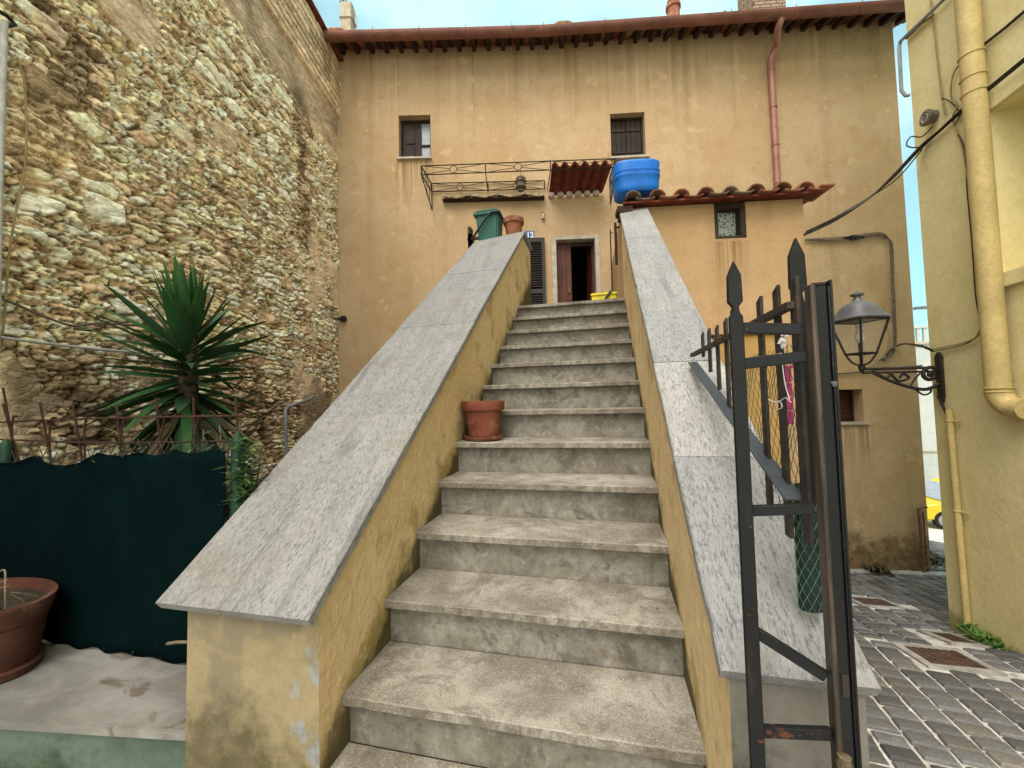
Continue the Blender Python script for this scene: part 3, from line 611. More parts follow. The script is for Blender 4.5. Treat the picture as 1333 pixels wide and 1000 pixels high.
# gutter (half round, slight sag)
def gutter():
    m=MB(); pts=[]
    s=sL-.0
    L=[('L',x) for x in np.linspace(sL+.12,-.02,16)]+[('R',x) for x in np.linspace(.02,sRend+.34,20)]
    for w,s in L:
        U,N=(UL,NL) if w=='L' else (UR,NR); pts.append((BEND+U*s+N*(OV+.075)+Zv*(7.815+.005*sin(s*.9+1)),N))
    vs=[];n=10
    for p,N in pts:
        for ra in(.092,.086):
            for q in range(n+1):
                t=PI*q/n; vs.append(p+N*cos(t)*ra-Zv*sin(t)*ra)
    w=2*(n+1); fs=[]
    for i in range(len(pts)-1):
        for q in range(n): fs.append((i*w+q,i*w+q+1,(i+1)*w+q+1,(i+1)*w+q)); fs.append((i*w+n+2+q,i*w+n+1+q,(i+1)*w+n+1+q,(i+1)*w+n+2+q))
        fs.append((i*w,(i+1)*w,(i+1)*w+n+1,i*w+n+1)); fs.append((i*w+n,i*w+2*n+1,(i+1)*w+2*n+1,(i+1)*w+n))
    m.add(vs,fs)
    for i in (0,len(pts)-1): m.add([vs[i*w+q] for q in range(n+1)],[tuple(range(n+1))])
    o=m.build('gutter',M['copper'],hs,smooth=50)
    for i in range(1,len(pts),3):
        p,N=pts[i]; m=MB()
        m.tube([p+(N*cos(t)-Zv*sin(t))*.095 for t in np.linspace(-.15,PI,14)],.006,5)
        m.tube([p+N*.092,p+N*.092+Zv*.04],.006,5)
        m.build('bracket',M['copper'],o)
    for i in (4,9,14,20,25,30):
        p,N=pts[i]; U=Zv.cross(N); m=MB()
        m.tube([p+(N*cos(t)-Zv*sin(t))*.0935 for t in np.linspace(0,PI,14)],.0075,5)
        m.build('joint',M['copper'],o)
gutter()
# downpipe
a=on(1017,31,FR,OV+.06); sB=S(FR,UR,1000,80); P=PT(UR,NR); zt=on(999,78,FR,.07).z; zb=on(1007,243,FR,.07).z
s_top=(a-BEND).dot(UR)
path=[P(s_top,7.84,OV+.07),P(s_top,7.70,OV+.05),P(s_top-.02,7.62,OV),P(sB+.06,zt+.18,.16),P(sB,zt,.08),P(sB,zt-.15,.07),P(sB,zb-.35,.07)]
m=MB(); m.tube(path,.052,14); dp=m.build('downpipe',M['copper_pipe'],hs,smooth=60)
m=MB(); 
for z in [*np.linspace(zt-.2,zb+.05,4),zt-.05]:
    m=MB(); m.ring(P(sB,z,.071),UR,NR,.054,.008,20,6); m.build('collar',M['copper_pipe'],dp,smooth=60)
# chimneys on the roof
def roofpt(x,y,U,N,o): 
    pl=(FL if U is UL else FR); return on(x,y,pl,o)
c=roofpt(453,38,UL,NL,-1.0); m=MB(); m.box(c+Zv*.0,(.22,.22,1.0),(UL,-NL,Zv)); m.box(c+Zv*.16,(.27,.27,.05),(UL,-NL,Zv)); ch=m.build('chimney',M['chimney_render'],hs,bevel=.012)
m=MB(); m.box(c+Zv*.30,(.20,.2,.16),(UL,-NL,Zv)); m.tube([c+UL*.16+Zv*-.1,c+UL*.19+Zv*.15,c+UL*.15+Zv*.33],.008,6); m.build('cap',M['chimney_render'],ch,bevel=.02)
c=roofpt(877,27,UR,NR,-1.2)+Zv*.22; m=MB(); m.lathe([(.13,-.9),(.125,.0),(.12,.02),(.15,.03),(.15,.09),(.12,.10),(.12,.2),(.05,.22),(.0,.22)],c,18); ch=m.build('chimney',M['terracotta_old'],hs,smooth=40)
m=MB(); m.box(c+UR*-.02+Zv*.31,(.03,.03,.2),(UR,-NR,Zv)); m.build('cap',M['iron'],ch)
c=roofpt(991,15,UR,NR,-1.0); m=MB(); m.box(c+Zv*.45,(.62,.55,1.9),(UR,-NR,Zv)); m.build('chimney',M['chimney_brick'],hs,bevel=.01)
m=MB(); c=roofpt(935,24,UR,NR,.3); m.tube([c-Zv*.1,c+UR*.03+Zv*.06,c+UR*.12+Zv*.11],.02,6); m.tube([c+Zv*.0,c-UR*.05+Zv*.07],.016,6); m.build('broken_tile',M['tile'],hs)
# antenna
an=thing('antenna','dark aerial with short crossbars above the roof corner','antenna',on(452,10,FL,-1.5))
m=MB(); a=on(441,-6,FL,-1.5); b_=on(459,15,FL,-1.5); m.tube([a+(a-b_)*2.4,b_],.018,6); dv=(b_-a)
cr=Vector((dv.z*UL.x,dv.z*UL.y,-dv.dot(UL))).normalized()
for k in range(-5,5):
    p=a+dv*(k/4.5); m.tube([p-UL*.0+cr*.13+UL*.05,p-cr*.13-UL*.05],.009,5)
m.build('boom',M['iron'],an)
m=MB(); q=a-(dv)*2.2; m.tube([q,Vector((q.x,q.y,7.9))],.02,6); m.build('mast',M['iron'],an)
# wall hook and low corner fitting
hk=thing('wall_lamp_holder','small pale lamp holder on the ochre wall above the number plate','lamp holder',on(707,283,FL))
m=MB(); c=on(707,281,FL,.03); m.lathe([(.0,-.06),(.03,-.055),(.032,-.01),(.02,.0),(.018,.05),(.03,.055),(.0,.06)],c,12); m.tube([c+Zv*.03-NL*.03,c+Zv*.03],.015,6); m.build('socket',M['stoneframe'],hk,smooth=50)
m=MB(); c=on(447,415,FL,.05); m.lathe([(.0,-.05),(.045,-.04),(.055,0),(.045,.04),(0,.05)],c,12,M=Matrix.Rotation(PI/2,3,'Y')); m.tube([c-UL*.1,c],.02,6)
tag(m.build('junction_box',M['black_plastic'],smooth=50),'small black round fitting low in the corner of the ochre facade','fitting')
# ------------------------------------------------------------------ annex
ax=thing('annex','low ochre lean-to with tiled eave built against the house right of the door','annex',(1.0,4.1,-.5))
AO=Vector((.22,3.95,0)); aw=rect(AN,UA,930,264,970.5,310.5,AO); sA=(Vector((1.894,4.212,0))-AO).dot(UA)
f=MB(); f.wall(AO,UA,NA,0,sA,-1.6,3.47,[aw],.13)
lb=Vector((.20,7.0,0)); rb=Vector((1.894,4.212,0))+dirv(98)*3.3
f.add([lb+Zv*-1.6,AO+Zv*-1.6,AO+Zv*3.47,lb+Zv*3.9],[(0,1,2,3)]); rr=AO+UA*sA
f.add([rr+Zv*-1.6,rb+Zv*-1.6,rb+Zv*3.9,rr+Zv*3.47],[(0,1,2,3)]); f.build('wall',M['annex'],ax)
def bxa(mb,s0,s1,z0,z1,o0,o1): return mb.box(AO+UA*(s0+s1)/2+NA*(o0+o1)/2+Zv*(z0+z1)/2,(s1-s0,o1-o0,z1-z0),(UA,-NA,Zv))
m=MB(); w=.035
bxa(m,aw[0]-.004,aw[0]+w,aw[2],aw[3],-.12,-.0);bxa(m,aw[1]-w*1.4,aw[1]+.004,aw[2],aw[3],-.12,.004);bxa(m,aw[0]+w,aw[1]-w*1.4,aw[2],aw[2]+w*.8,-.12,.002);bxa(m,aw[0]+w,aw[1]-w*1.4,aw[3]-w*1.6,aw[3],-.12,.002)
AW=m.build('window',M['wooddark'],ax,bevel=.004); m=MB(); bxa(m,aw[0]+w,aw[1]-w*1.4,aw[2]+w*.8,aw[3]-w*1.6,-.10,-.09); m.build('pane',M['lace'],AW)
# annex roof: board, coppi
m=MB(); E0,E1=-.0,sA+.1
NB=Vector((0,-1,0))
def ae(s,o,dz=0): return AO+UA*s+(NA if o>0 else NB)*o+Zv*(3.50-.16*o+dz)
m.hexa([ae(E0,.12,-.018),ae(E1,.12,-.018),ae(E1,-3,-.018),ae(E0,-3,-.018),ae(E0,.12,.0),ae(E1,.12,.0),ae(E1,-3,0),ae(E0,-3,0)]); m.build('eave_board',M['tile_dark'],ax)
m=MB()
for (o,z,w_) in((.10,-.06,.05),(.0,-.11,.06)):
    m.hexa([ae(E0-.05,o,z-.03),ae(E0+.09,o,z-.03),ae(E0+.09,-.12,z-.03),ae(E0-.05,-.12,z-.03),ae(E0-.05,o,z+.028),ae(E0+.09,o,z+.028),ae(E0+.09,-.12,z+.028),ae(E0-.05,-.12,z+.028)]) if z>-.1 else m.hexa([ae(E0-.03,o,z-.03),ae(E0+.08,o,z-.03),ae(E0+.08,-.10,z-.03),ae(E0-.03,-.10,z-.03),ae(E0-.03,o,z+.02),ae(E0+.08,o,z+.02),ae(E0+.08,-.10,z+.02),ae(E0-.03,-.10,z+.02)])
m.build('side_beam',M['rafter'],ax)
m=MB(); pit=.222; n=int((E1-E0)/pit)
for k in range(n+1):
    for lay in(1,0):
        c=E0+.09+k*pit+(0 if lay else pit/2)
        if c>E1-.03: continue
        for r_ in range(7):
            jj=random.uniform(-.008,.008); o0,o1=.155-r_*.4+random.uniform(-.015,.015),.155-(r_+1)*.4-.05; vs=[]
            for o,ra in((o0,.066),(o1,.056)):
                for q in range(9):
                    t=PI*q/8
                    if lay: vs.append(ae(c+jj+cos(t)*ra,o,sin(t)*ra*.85+.012+.012*(o==o0)))
                    else: vs.append(ae(c+jj-cos(t)*ra*1.25,o,-sin(t)*ra*.30+.028))
            k_=random.uniform(.6,1.25); m.cc=(.20*k_,.082*k_,.05*k_) if random.random()<.7 else (.17*k_,.12*k_,.08*k_)
            m.add(vs,[(q,q+1,q+10,q+9) for q in range(8)])
m.build('roof',M['tile_v'],ax,smooth=60,solid=.015)
m=MB(); m.box(ae(E1+.02,.02,.01),(.12,.3,.022),(UA,-NA,Zv)); m.build('corner_tile',M['tile'],ax,bevel=.006)
# pipes on the annex side wall
for (x0,y0,x1,y1,ra,l) in((803,290,800,345,.014,'short rusty pipe on the annex side wall near the coping'),(789,300,786,388,.010,'thin brown pipe down the annex side wall beside the door')):
    pa=on(x0,y0,Xp(.18 if ra>.012 else .17)); 
    m=MB(); zt=pa.z; Yy=4.25 if ra>.012 else 6.1; X_=.20-.025
    za=on(x0,y0,Yp(Yy)).z; zb_=on(x1,y1,Yp(Yy)).z
    m.tube([(X_,Yy,za),(X_,Yy,zb_)],ra,8); m.tube([(X_,Yy,za-.05),(X_+.04,Yy,za-.05)],ra*.8,6)
    tag(m.build('wall_pipe',M['rust'],smooth=60),l,'pipe')
# orange block
ob=MB(); a=on(928,437,AN,.45);b_=on(1022,437,AN,.45)
s0,s1=(a-AO).dot(UA),(b_-AO).dot(UA); bxa(ob,s0,s1,-1.2,a.z,.002,.45)
O_=thing('plaster_block','low deep-orange plastered block at the foot of the annex behind the iron railing','block',(AO+UA*(s0+s1)/2+NA*.2+Zv*-.4)); ob.build('body',M['orange'],O_,bevel=.015)
m=MB(); bxa(m,s0-.03,s1+.03,a.z+.001,a.z+.03,.003,.48); m.build('cap',M['annex'],O_,bevel=.006)
# ------------------------------------------------------------------ iron canopy
cn=thing('iron_canopy','wrought iron canopy frame with rings and crosses projecting above the door','canopy',PT(UL,NL)(-.6,5.4,0))
zT,zB=5.52,5.37; sa,sb=S(FL,UL,562,245),None
F0=Vector((-2.80,5.87,0)); F1=Vector((.31,6.50,0)); W0=BEND+UL*((Vector((-2.86,6.42,0))-BEND).dot(UL)); W1_=BEND+UR*((Vector((.22,7.06,0))-BEND).dot(UR))
fd=(F1-F0).normalized(); FLn=(F1-F0).length
def band(P0,P1,nm,n=3):
    m=MB(); L=(P1-P0).length; d=(P1-P0)/L; r=.009
    m.tube([P0+Zv*zT,P1+Zv*zT],r,6); m.tube([P0+Zv*zB,P1+Zv*zB],r,6)
    for i in range(n):
        a=P0+d*(L*i/n); b_=P0+d*(L*(i+1)/n); c=(a+b_)/2; h=(zT+zB)/2
        m.tube([a+Zv*zB,a+Zv*zT],.010,6)
        m.ring(c+Zv*h,d,Zv,.058,.006,22,6)
        for sg in(-1,1):
            e=a if sg<0 else b_; q=c+d*sg*.06
            m.tube([e+Zv*zT,c+d*sg*.055+Zv*(h+.012)],.0055,5); m.tube([e+Zv*zB,c+d*sg*.055+Zv*(h-.012)],.0055,5)
    m.tube([P1+Zv*zB,P1+Zv*zT],.010,6); return m.build(nm,M['iron'],cn,smooth=60)
band(F0,F1,'front_band'); 
K=W0+NL*.03; band(K,K+UL*2.0,'back_band',2)
for A_,B_ in((F0,W0+NL*.02),(F1,W1_+NR*.02)):
    m=MB(); d=(B_-A_); m.tube([A_+Zv*zT,B_+Zv*zT],.010,6); m.tube([A_+Zv*zB,B_+Zv*(zB-.0)],.009,6); m.tube([A_+Zv*zB,B_+Zv*(zB-.32)],.010,6); m.tube([B_+Zv*zT,B_+Zv*(zB-.32)],.009,6)
    for k in range(4):
        a=A_+d*k/4;b_=A_+d*(k+1)/4; m.tube([a+Zv*zT,b_+Zv*zB],.005,5); m.tube([a+Zv*zB,b_+Zv*zT],.005,5)
        m.tube([b_+Zv*zB,b_+Zv*(zB-.32*(k+1)/4)],.005,5)
    m.build('side_bracket',M['iron'],cn,smooth=60)
for k in(1,2):
    m=MB(); a=F0+fd*FLn*k/3; sB_=(a-BEND).dot(UL); b_=BEND+UL*sB_; m.tube([a+Zv*zB,b_+Zv*(zB-.01)],.008,6); m.build('crossbar',M['iron'],cn,smooth=60)
# tiles over the doorway
tl=thing('canopy_tiles','dark red corrugated tiles covering the right end of the iron canopy','tiles',PT(UR,NR)(.6,5.3,.3))
CT0=5.43; CT1=on(752,252,FR).z
def ct(u,v,lo=0):
    A0=F0+fd*FLn*.675+NL*.05; A1=F1-fd*.06+NR*.05; B0=BEND+UR*.07+NR*.03; B1=BEND+UR*1.0+NR*.03
    p=(A0*(1-u)+A1*u)*(1-v)+(B0*(1-u)+B1*u)*v
    w_=sin(u*2*PI*6.0); w_=(abs(w_)**.8)*(1 if w_>0 else -1)
    return p+Zv*(CT0*(1-v)+CT1*v+.038*w_*(1-.3*v)+lo)
m=MB(); m.grid(lambda u,v:ct(u,v),72,10); m.build('tile_sheet',M['tile_dark'],tl,smooth=70,solid=.016)
m=MB()
for k in range(6):
    u=(k+.25)/6; p=ct(u,1.0); m.lathe([(.0,-.05),(.058,-.045),(.062,.0),(.05,.03),(.0,.045)],p-Zv*.06+NR*.03,12,M=Matrix.Rotation(PI/2,3,'X'),sy=.8)
m.build('mortar_plug',M['tile_end'],tl,smooth=50)
# mossy ledge left of it
ld=thing('tile_ledge','narrow mossy tile ledge along the ochre wall under the iron canopy','ledge',PT(UL,NL)(-.9,5.2,0))
sa,sb=S(FL,UL,577,258),-.02; zc=on(640,258,FL).z
m=MB(); bx(m,UL,NL,sa,sb,zc-.065,zc-.048,.002,.11); m.build('board',M['rafter'],ld)
m=MB(); 
def led(u,v):
    s=sa+(sb-sa)*u; o=.004+.14*sin(v*PI*.5); z=zc-.04+.11*cos(v*PI*.5)*(0.75+.25*sin(s*30)+.35*(random.random()-.5))+.02*sin(s*13); return PT(UL,NL)(s,z,o)
m.grid(led,140,5); m.build('moss',M['moss'],ld,smooth=60)
# lantern hanging
hl=thing('hanging_lantern','small old metal lantern hanging from the iron canopy','lantern',on(678,235,FL,.45))
c=on(678,238,FL,.42); m=MB(); m.lathe([(.075,-.10),(.08,-.09),(.085,.06),(.09,.07),(.03,.11),(.02,.13),(.0,.13)],c,6); m.tube([c+Zv*.12,Vector((c.x,c.y,zT))],.005,5); m.lathe([(.05,-.14),(.055,-.12),(.0,-.10)],c,8); m.build('body',M['cable'],hl)
m=MB(); m.ring(c+Zv*.0,UL,NL,.088,.008,12,5); m.ring(c-Zv*.09,UL,NL,.083,.008,12,5); m.build('band',M['iron'],hl)
# ------------------------------------------------------------------ things on the parapet, roof and landing
bz=zl(4.2)+.002
bn=thing('wheelie_bin','small green lidded bin with black handle standing on top of the left parapet','bin',(-1.25,4.42,bz))
x0,x1,y0_,y1_=-1.385,-1.11,4.30,4.56; ztop=on(632,275,Yp(4.3)).z
m=MB(); m.hexa([(x0+.03,y0_+.03,bz),(x1-.02,y0_+.03,bz),(x1-.02,y1_-.03,bz),(x0+.03,y1_-.03,bz),(x0,y0_,ztop),(x1,y0_,ztop),(x1,y1_,ztop),(x0,y1_,ztop)]); m.build('body',M['green_plastic'],bn,bevel=.018)
m=MB(); m.box2((x0-.02,y0_-.02,ztop-.045),(x1+.02,y1_+.02,ztop-.005)); m.build('rim',M['green_plastic'],bn,bevel=.008)
m=MB(); m.hexa([(x0-.012,y0_-.012,ztop),(x1+.012,y0_-.012,ztop),(x1+.012,y1_+.012,ztop),(x0-.012,y1_+.012,ztop),(x0+.05,y0_+.05,ztop+.05),(x1-.05,y0_+.05,ztop+.05),(x1-.05,y1_-.05,ztop+.06),(x0+.05,y1_-.05,ztop+.06)]); m.build('lid',M['green_plastic'],bn,bevel=.012)
m=MB(); m.tube([(x1-.07,y0_-.025,ztop-.03),(x1-.13,y0_-.03,ztop-.09),(x0+.03,y0_-.03,ztop-.24),(x0-.02,y0_-.02,ztop-.30),(x0-.022,y0_+.0,ztop-.42)],[.013]*4+[.010],7); m.tube([(x1-.07,y0_-.025,ztop-.03),(x1+.02,y0_-.02,ztop-.03),(x1+.035,y0_+.05,ztop-.08)],.014,7); m.build('handle',M['black_plastic'],bn,smooth=60)
m=MB(); 
for z,rw in((bz+.10,.05),(bz+.02,.03)): m.box((x0-.10,4.42,z+.02),(.035,.10,.24))
m.box((x0-.05,4.40,bz+.10),(.16,.03,.03)); hg=tag(m.build('iron_bracket',M['iron'],bevel=.004),'dark iron bracket sticking out left of the green bin','bracket')
def flowerpot(name,label,c,rb,rt_,h,mat,rimh=.25,rimo=1.08,soil=True,saucer=None,n=32,wob=0):
    t=thing(name,label,'flower pot',c); c=Vector(c); rz=h*(1-rimh)
    m=MB(); m.lathe([(rb*.85,0),(rb,.004),(rb+(rt_-rb)*(1-rimh),rz)],c,n,wob=wob); m.build('body',mat,t,smooth=50)
    m=MB(); ro=rt_*rimo; m.lathe([(rt_*.9,rz-.001),(ro*.98,rz),(ro,rz+.006),(ro*1.02,h-.006),(ro*1.01,h),(ro*.90,h),(ro*.88,h-.01),(ro*.85,h-.05)],c,n,wob=wob); m.build('rim',mat,t,smooth=50)
    if soil:
        m=MB(); m.lathe([(ro*.86,h-.045),(ro*.5,h-.03),(.0,h-.026)],c,n); m.build('soil',M['soil'],t)
    return t,ro
flowerpot('flower_pot','weathered terracotta pot on top of the left parapet beside the green bin',(-.965,4.46,bz+.06),.082,.112,.235,M['terracotta_old'],.25)
m=MB(); m.lathe([(.075,0),(.09,.02),(.09,.055),(.07,.058)],(-.965,4.46,bz+.001),20); tag(m.build('pot_foot',M['terracotta_old'],smooth=50),'low clay saucer under the weathered pot on the left parapet','saucer')
# pot on the stairs: stands on the fifth tread
pc=Vector((-.695,2.122+.125,Z1+RISE*4))
t,ro=flowerpot('flower_pot','terracotta pot with dry stubs standing on a stair tread against the left parapet',(pc.x,pc.y,pc.z+.024),.088,.117,.205,M['terracotta'],.27,1.07)
m=MB(); m.lathe([(.08,0),(.10,.004),(.113,.02),(.115,.026),(.108,.026),(.098,.014),(.0,.010)],pc+Zv*.001,32); m.build('saucer',M['terracotta_old'],t,smooth=50)
m=MB(); 
for dx,dy,hh,lx in((-.015,.0,.055,-.012),(.05,-.02,.04,.004),(.055,.01,.03,.01)): m.tube([(pc.x+dx,pc.y+dy,pc.z+.19),(pc.x+dx+lx*.5,pc.y+dy,pc.z+.19+hh*.6),(pc.x+dx+lx*1.4,pc.y+dy,pc.z+.21+hh)],[.006,.005,.006],6)
m.build('dry_stub',M['vine_stem'],t,smooth=60)
# blue tub on annex roof
bc=on(827,236,AN,-.22); zb0=on(827,257,AN,-.2).z+.01; zt0=on(827,217,AN,-.2).z
bt=thing('water_tub','bright blue rounded plastic tub resting on the annex roof tiles','tub',(bc.x,bc.y,zb0))
hw=.222; H=zt0-zb0
rings=[(.86,.0),(.94,.015),(.97,.06),(1.0,H*.48),(1.03,H*.50),(1.03,H*.535),(1.0,H*.55),(1.0,H*.63),(1.03,H*.65),(1.03,H*.685),(1.0,H*.70),(1.03,H*.90),(1.03,H*.95),(.98,H*.985),(.88,H)]
m=MB(); m.lathe([(hw*a,z) for a,z in rings],(bc.x,bc.y,zb0),40,1,.72,rect=4.2,M=Matrix.Rotation(R(10),3,'Z')); m.build('body',M['blue'],bt,smooth=45)
# yellow box on the landing
yb=on(787,392,Yp(4.02)); yz=Z1+RISE*11+.002
yt=thing('tool_box','small yellow plastic box with black strap on the landing beside the door','box',(yb.x,4.05,yz))
m=MB(); m.hexa([(yb.x-.12,3.97,yz),(yb.x+.11,3.97,yz),(yb.x+.11,4.13,yz),(yb.x-.12,4.13,yz),(yb.x-.125,3.965,yz+.055),(yb.x+.115,3.965,yz+.055),(yb.x+.115,4.135,yz+.055),(yb.x-.125,4.135,yz+.055)]); m.build('body',M['yellow_plastic'],yt,bevel=.006)
m=MB(); m.box2((yb.x-.132,3.957,yz+.056),(yb.x+.122,4.143,yz+.085)); m.build('lid',M['yellow_plastic'],yt,bevel=.008)
m=MB(); m.box((yb.x+.03,3.952,yz+.045),(.022,.012,.11),(Vector((.8,0,-.6)),Vector((0,1,0)),Vector((.6,0,.8)))); m.build('strap',M['black_plastic'],yt)
# ------------------------------------------------------------------ rubble wall
rw=thing('rubble_wall','high wall of rough rubble stones along the left side','stone wall',(-4.,3.,0))
def rubble():
    st_=.0105; s=np.arange(0,6.6,st_); z=np.arange(.2,7.83,st_); nu,nv=len(s),len(z)
    Sg,Zg=np.meshgrid(s,z)
    wx=Sg+.05*(fbm(Sg*5,Zg*5,3,11)-.5)+.02*(fbm(Sg*22,Zg*22,2,13)-.5); wz=Zg+.05*(fbm(Sg*4+9,Zg*5,3,21)-.5)+.015*(fbm(Sg*25,Zg*25,2,23)-.5)
    F1,F2,I,J,DX,DY=worley(wx/.175,wz/.060,3); G1,G2,I2,J2,DX2,DY2=worley(wx/.095+40,wz/.034,51); B1,B2,I3,J3,_,_=worley(wx/.34+9,wz/.135,91)
    small=fbm(Sg*1.6,Zg*1.6,3,31)>.52
    small|=(J<.35)
    big=(I3>.86)&((B2-B1)>.10); DX=np.where(small,DX2,DX); DY=np.where(small,DY2,DY)
    e=np.where(small,G2-G1,F2-F1); I=np.where(small,I2,I); J=np.where(small,J2,J); e2=np.where(small,ss(e,.02,.22),ss(e,.02,.24))
    # edge of big stones
    e2=np.where(I3>.86,np.where(big,ss(B2-B1,.10,.20),.25*e2),e2); I=np.where(big,J3,I); J=np.where(big,.9,J)
    cover=ss(fbm(Sg*1.1+3,Zg*1.3,4,61)+.05*(fbm(Sg*14,Zg*14,3,62)-.5),.635,.70)            # leftover render patches
    lowmoss=ss(fbm(Sg*1.4+30,Zg*1.1,4,71)+.10*np.clip((Sg-4.0)/1.5,0,1)*np.clip((4.6-Zg)/2,0,1),.52,.66)*ss(Sg,3.2,4.6)*ss(Zg,4.8,3.2)
    band=ss(Zg+.10*(fbm(Sg*2,Zg*0+1,3,81)-.5),6.05,6.16); cap=ss(Zg,6.79,6.82)
    tilt=np.where(big,0,((I*7.13)%1-.5)*DX*.05+((I*3.77)%1-.75)*DY*.055)
    hgt=.006+(.018+.028*J+tilt*.8)*e2+.030*fbm(Sg*24,Zg*36,4,41)+.03*(fbm(Sg*1.2,Zg*1.2,3,43)-.5)
    present=ss(J,.05,.12); 
    cov=np.clip(np.maximum(cover*.95,np.maximum(lowmoss*.55,band)),0,1)
    flat=.030+.022*fbm(Sg*9,Zg*14,5,44)
    hgt=np.maximum(hgt,flat*cov) if False else hgt*(1-cov)+flat*cov
    # coursed blocks at top
    row=np.floor(Zg/.115); off=(row%2)*.17; bu=(Sg+off+.04*np.sin(row*3.1))/.33; fu=np.abs(bu-np.round(bu))*.33; fz=np.abs(Zg/.115-np.round(Zg/.115))*.115
    ej=ss(np.minimum(fu,fz)+.008*(fbm(Sg*20,Zg*20,3,45)-.5),.004,.018); bid=hash2(np.round(bu-.5).astype(int),row.astype(int),5)
    hcap=.05+.028*ej+.012*fbm(Sg*18,Zg*18,3,46)+.012*bid
    hgt=hgt*(1-cap)+hcap*cap
    crumb=fbm(Sg*6,Zg*6,4,47); hgt-=.05*ss(crumb,.60,.72)*(1-cap)*(1-cov)
    c1=np.array([.95,.87,.73]);c2=np.array([.70,.56,.38]);c3=np.array([.40,.30,.19]);mo=np.array([.58,.44,.27])
    k=I[...,None]
    stone=np.where(k>.72,c1*(.85+.3*J[...,None]),np.where(k>.28,c2*(.8+.6*J[...,None]),c3*(.8+.6*J[...,None])))
    stone=np.where((big&(J3>.25))[...,None],np.array([.92,.85,.72])*(.75+.35*J3[...,None]),stone)
    mort=mo*(.70+.70*fbm(Sg*8,Zg*8,4,48))[...,None]
    dark=np.array([.035,.023,.013])
    edge=ss(e2,.12,.55)[...,None]; col=mort*(1-edge)+stone*edge
    gap=(ss(fbm(Sg*7+2,Zg*11,3,49),.33,.45)*(1-ss(e2,.04,.36)))[...,None]; col=col*(1-gap*.82)+dark*gap*.82  # dirty joints darkened further: crevice shade put into the vertex colour
    grey=np.array([.52,.475,.39])*(.7+.55*fbm(Sg*5,Zg*5,4,50))[...,None]; moss=np.array([.50,.42,.22])*(.6+.7*fbm(Sg*9,Zg*9,4,52))[...,None]
    bandc=np.array([.40,.34,.26])*(.6+.8*fbm(Sg*3,Zg*6,5,53))[...,None]; capc=(np.array([.52,.44,.31])*(.75+.45*bid)[...,None])*(.45+.55*ej)[...,None]
    col=col*(1-cover[...,None]*.9)+grey*cover[...,None]*.9; col=col*(1-lowmoss[...,None]*.7)+moss*lowmoss[...,None]*.7
    col=col*(1-band[...,None])+bandc*band[...,None]; col=col*(1-cap[...,None])+capc*cap[...,None]
    st2=fbm(Sg*2.2,Zg*.7,4,55); col*=(.95+.35*st2)[...,None]
    dirt=ss(fbm(Sg*1.7+5,Zg*1.2,3,56)+.25*ss(Zg,1.9,.9)*ss(Sg,2.6,1.2),.55,.75)[...,None]; col=col*(1-.55*dirt)+np.array([.10,.07,.04])*.55*dirt
    lum=col.mean(-1,keepdims=True); col=np.clip(col*1.02*(lum/.36)**.40*np.array([1.05,.965,.83]),.012,.95); lum=col.mean(-1,keepdims=True); col=np.clip(.45*col+.55*lum*np.array([1.25,.975,.70]),.01,.92)
    P=np.array(LWC)[None,None,:]+Sg[...,None]*np.array(US)+np.array(NS)*(hgt-.05)[...,None]+Zg[...,None]*np.array([0,0,1])
    return npmesh('stonework',P.reshape(-1,3),nu,nv,col.reshape(-1,3),M['rubble'],rw)
rubble()
m=MB(); a=LWC-US*.02; b_=LWC+US*9
m.hexa([a+NS*.0-Zv*.5-NS*.12,a-NS*.5-Zv*.5,b_-NS*.5-Zv*.5,b_-NS*.12-Zv*.5,a-NS*.12+Zv*7.82,a-NS*.5+Zv*7.82,b_-NS*.5+Zv*7.82,b_-NS*.12+Zv*7.82]); m.build('core',M['rubble'] if False else M['chimney_render'],rw)
m=MB()
for k in range(22):
    c=LWC+US*(.16+k*.33)-NS*.2+Zv*(7.85+random.uniform(-.004,.004)); m.box(c,(.322,.62,.045),(US,-NS,Zv))
m.build('coping_tiles',M['tile_dark'],rw,bevel=.006)
# services on the rubble wall
def pxt(pts,pl,off): return [on(x,y,pl,off) for x,y in pts]
def smoothpath(pts,n=6):
    pts=[Vector(p) for p in pts]; out=[]
    for i in range(len(pts)-1):
        p0=pts[max(i-1,0)];p1=pts[i];p2=pts[i+1];p3=pts[min(i+2,len(pts)-1)]
        for k in range(n):
            t=k/n; out.append(.5*((2*p1)+(p2-p0)*t+(2*p0-5*p1+4*p2-p3)*t*t+(3*p1-p0-3*p2+p3)*t**3))
    out.append(pts[-1]); return out
def cable(name,label,cat,pts,r,mat,pl=None,off=.05,sm=True,n=6):
    P_=pxt(pts,pl,off) if pl else pts
    m=MB(); m.tube(smoothpath(P_,n) if sm else P_,r,8); return tag(m.build(name,mat,smooth=60),label,cat)
cable('drain_conduit','pale upright conduit at the left end of the rubble wall','conduit',[(6,28),(3,120),(-2,300),(-5,470)],.017,M['cable_white'],LW,.10)
cable('conduit_hook','bent dark iron stay above the pale conduit on the rubble wall','iron stay',[(-6,12),(8,20),(20,32),(5,35)],.012,M['iron'],LW,.10,sm=False)
cable('cable','thin brown cable hanging beside the pale conduit','cable',[(22,75),(32,110),(34,200),(22,270),(12,330),(5,420),(0,455)],.006,M['cable_tan'],LW,.09)
cable('cable','sagging grey cable crossing the rubble wall into the yucca','cable',[(-10,384),(20,396),(60,413),(95,424),(130,421),(180,424)],.009,M['cable'],LW,.10)
cable('conduit','straight white conduit along the rubble wall behind the yucca','conduit',[(-10,438),(60,447),(150,457),(240,462)],.010,M['cable_white'],LW,.10)
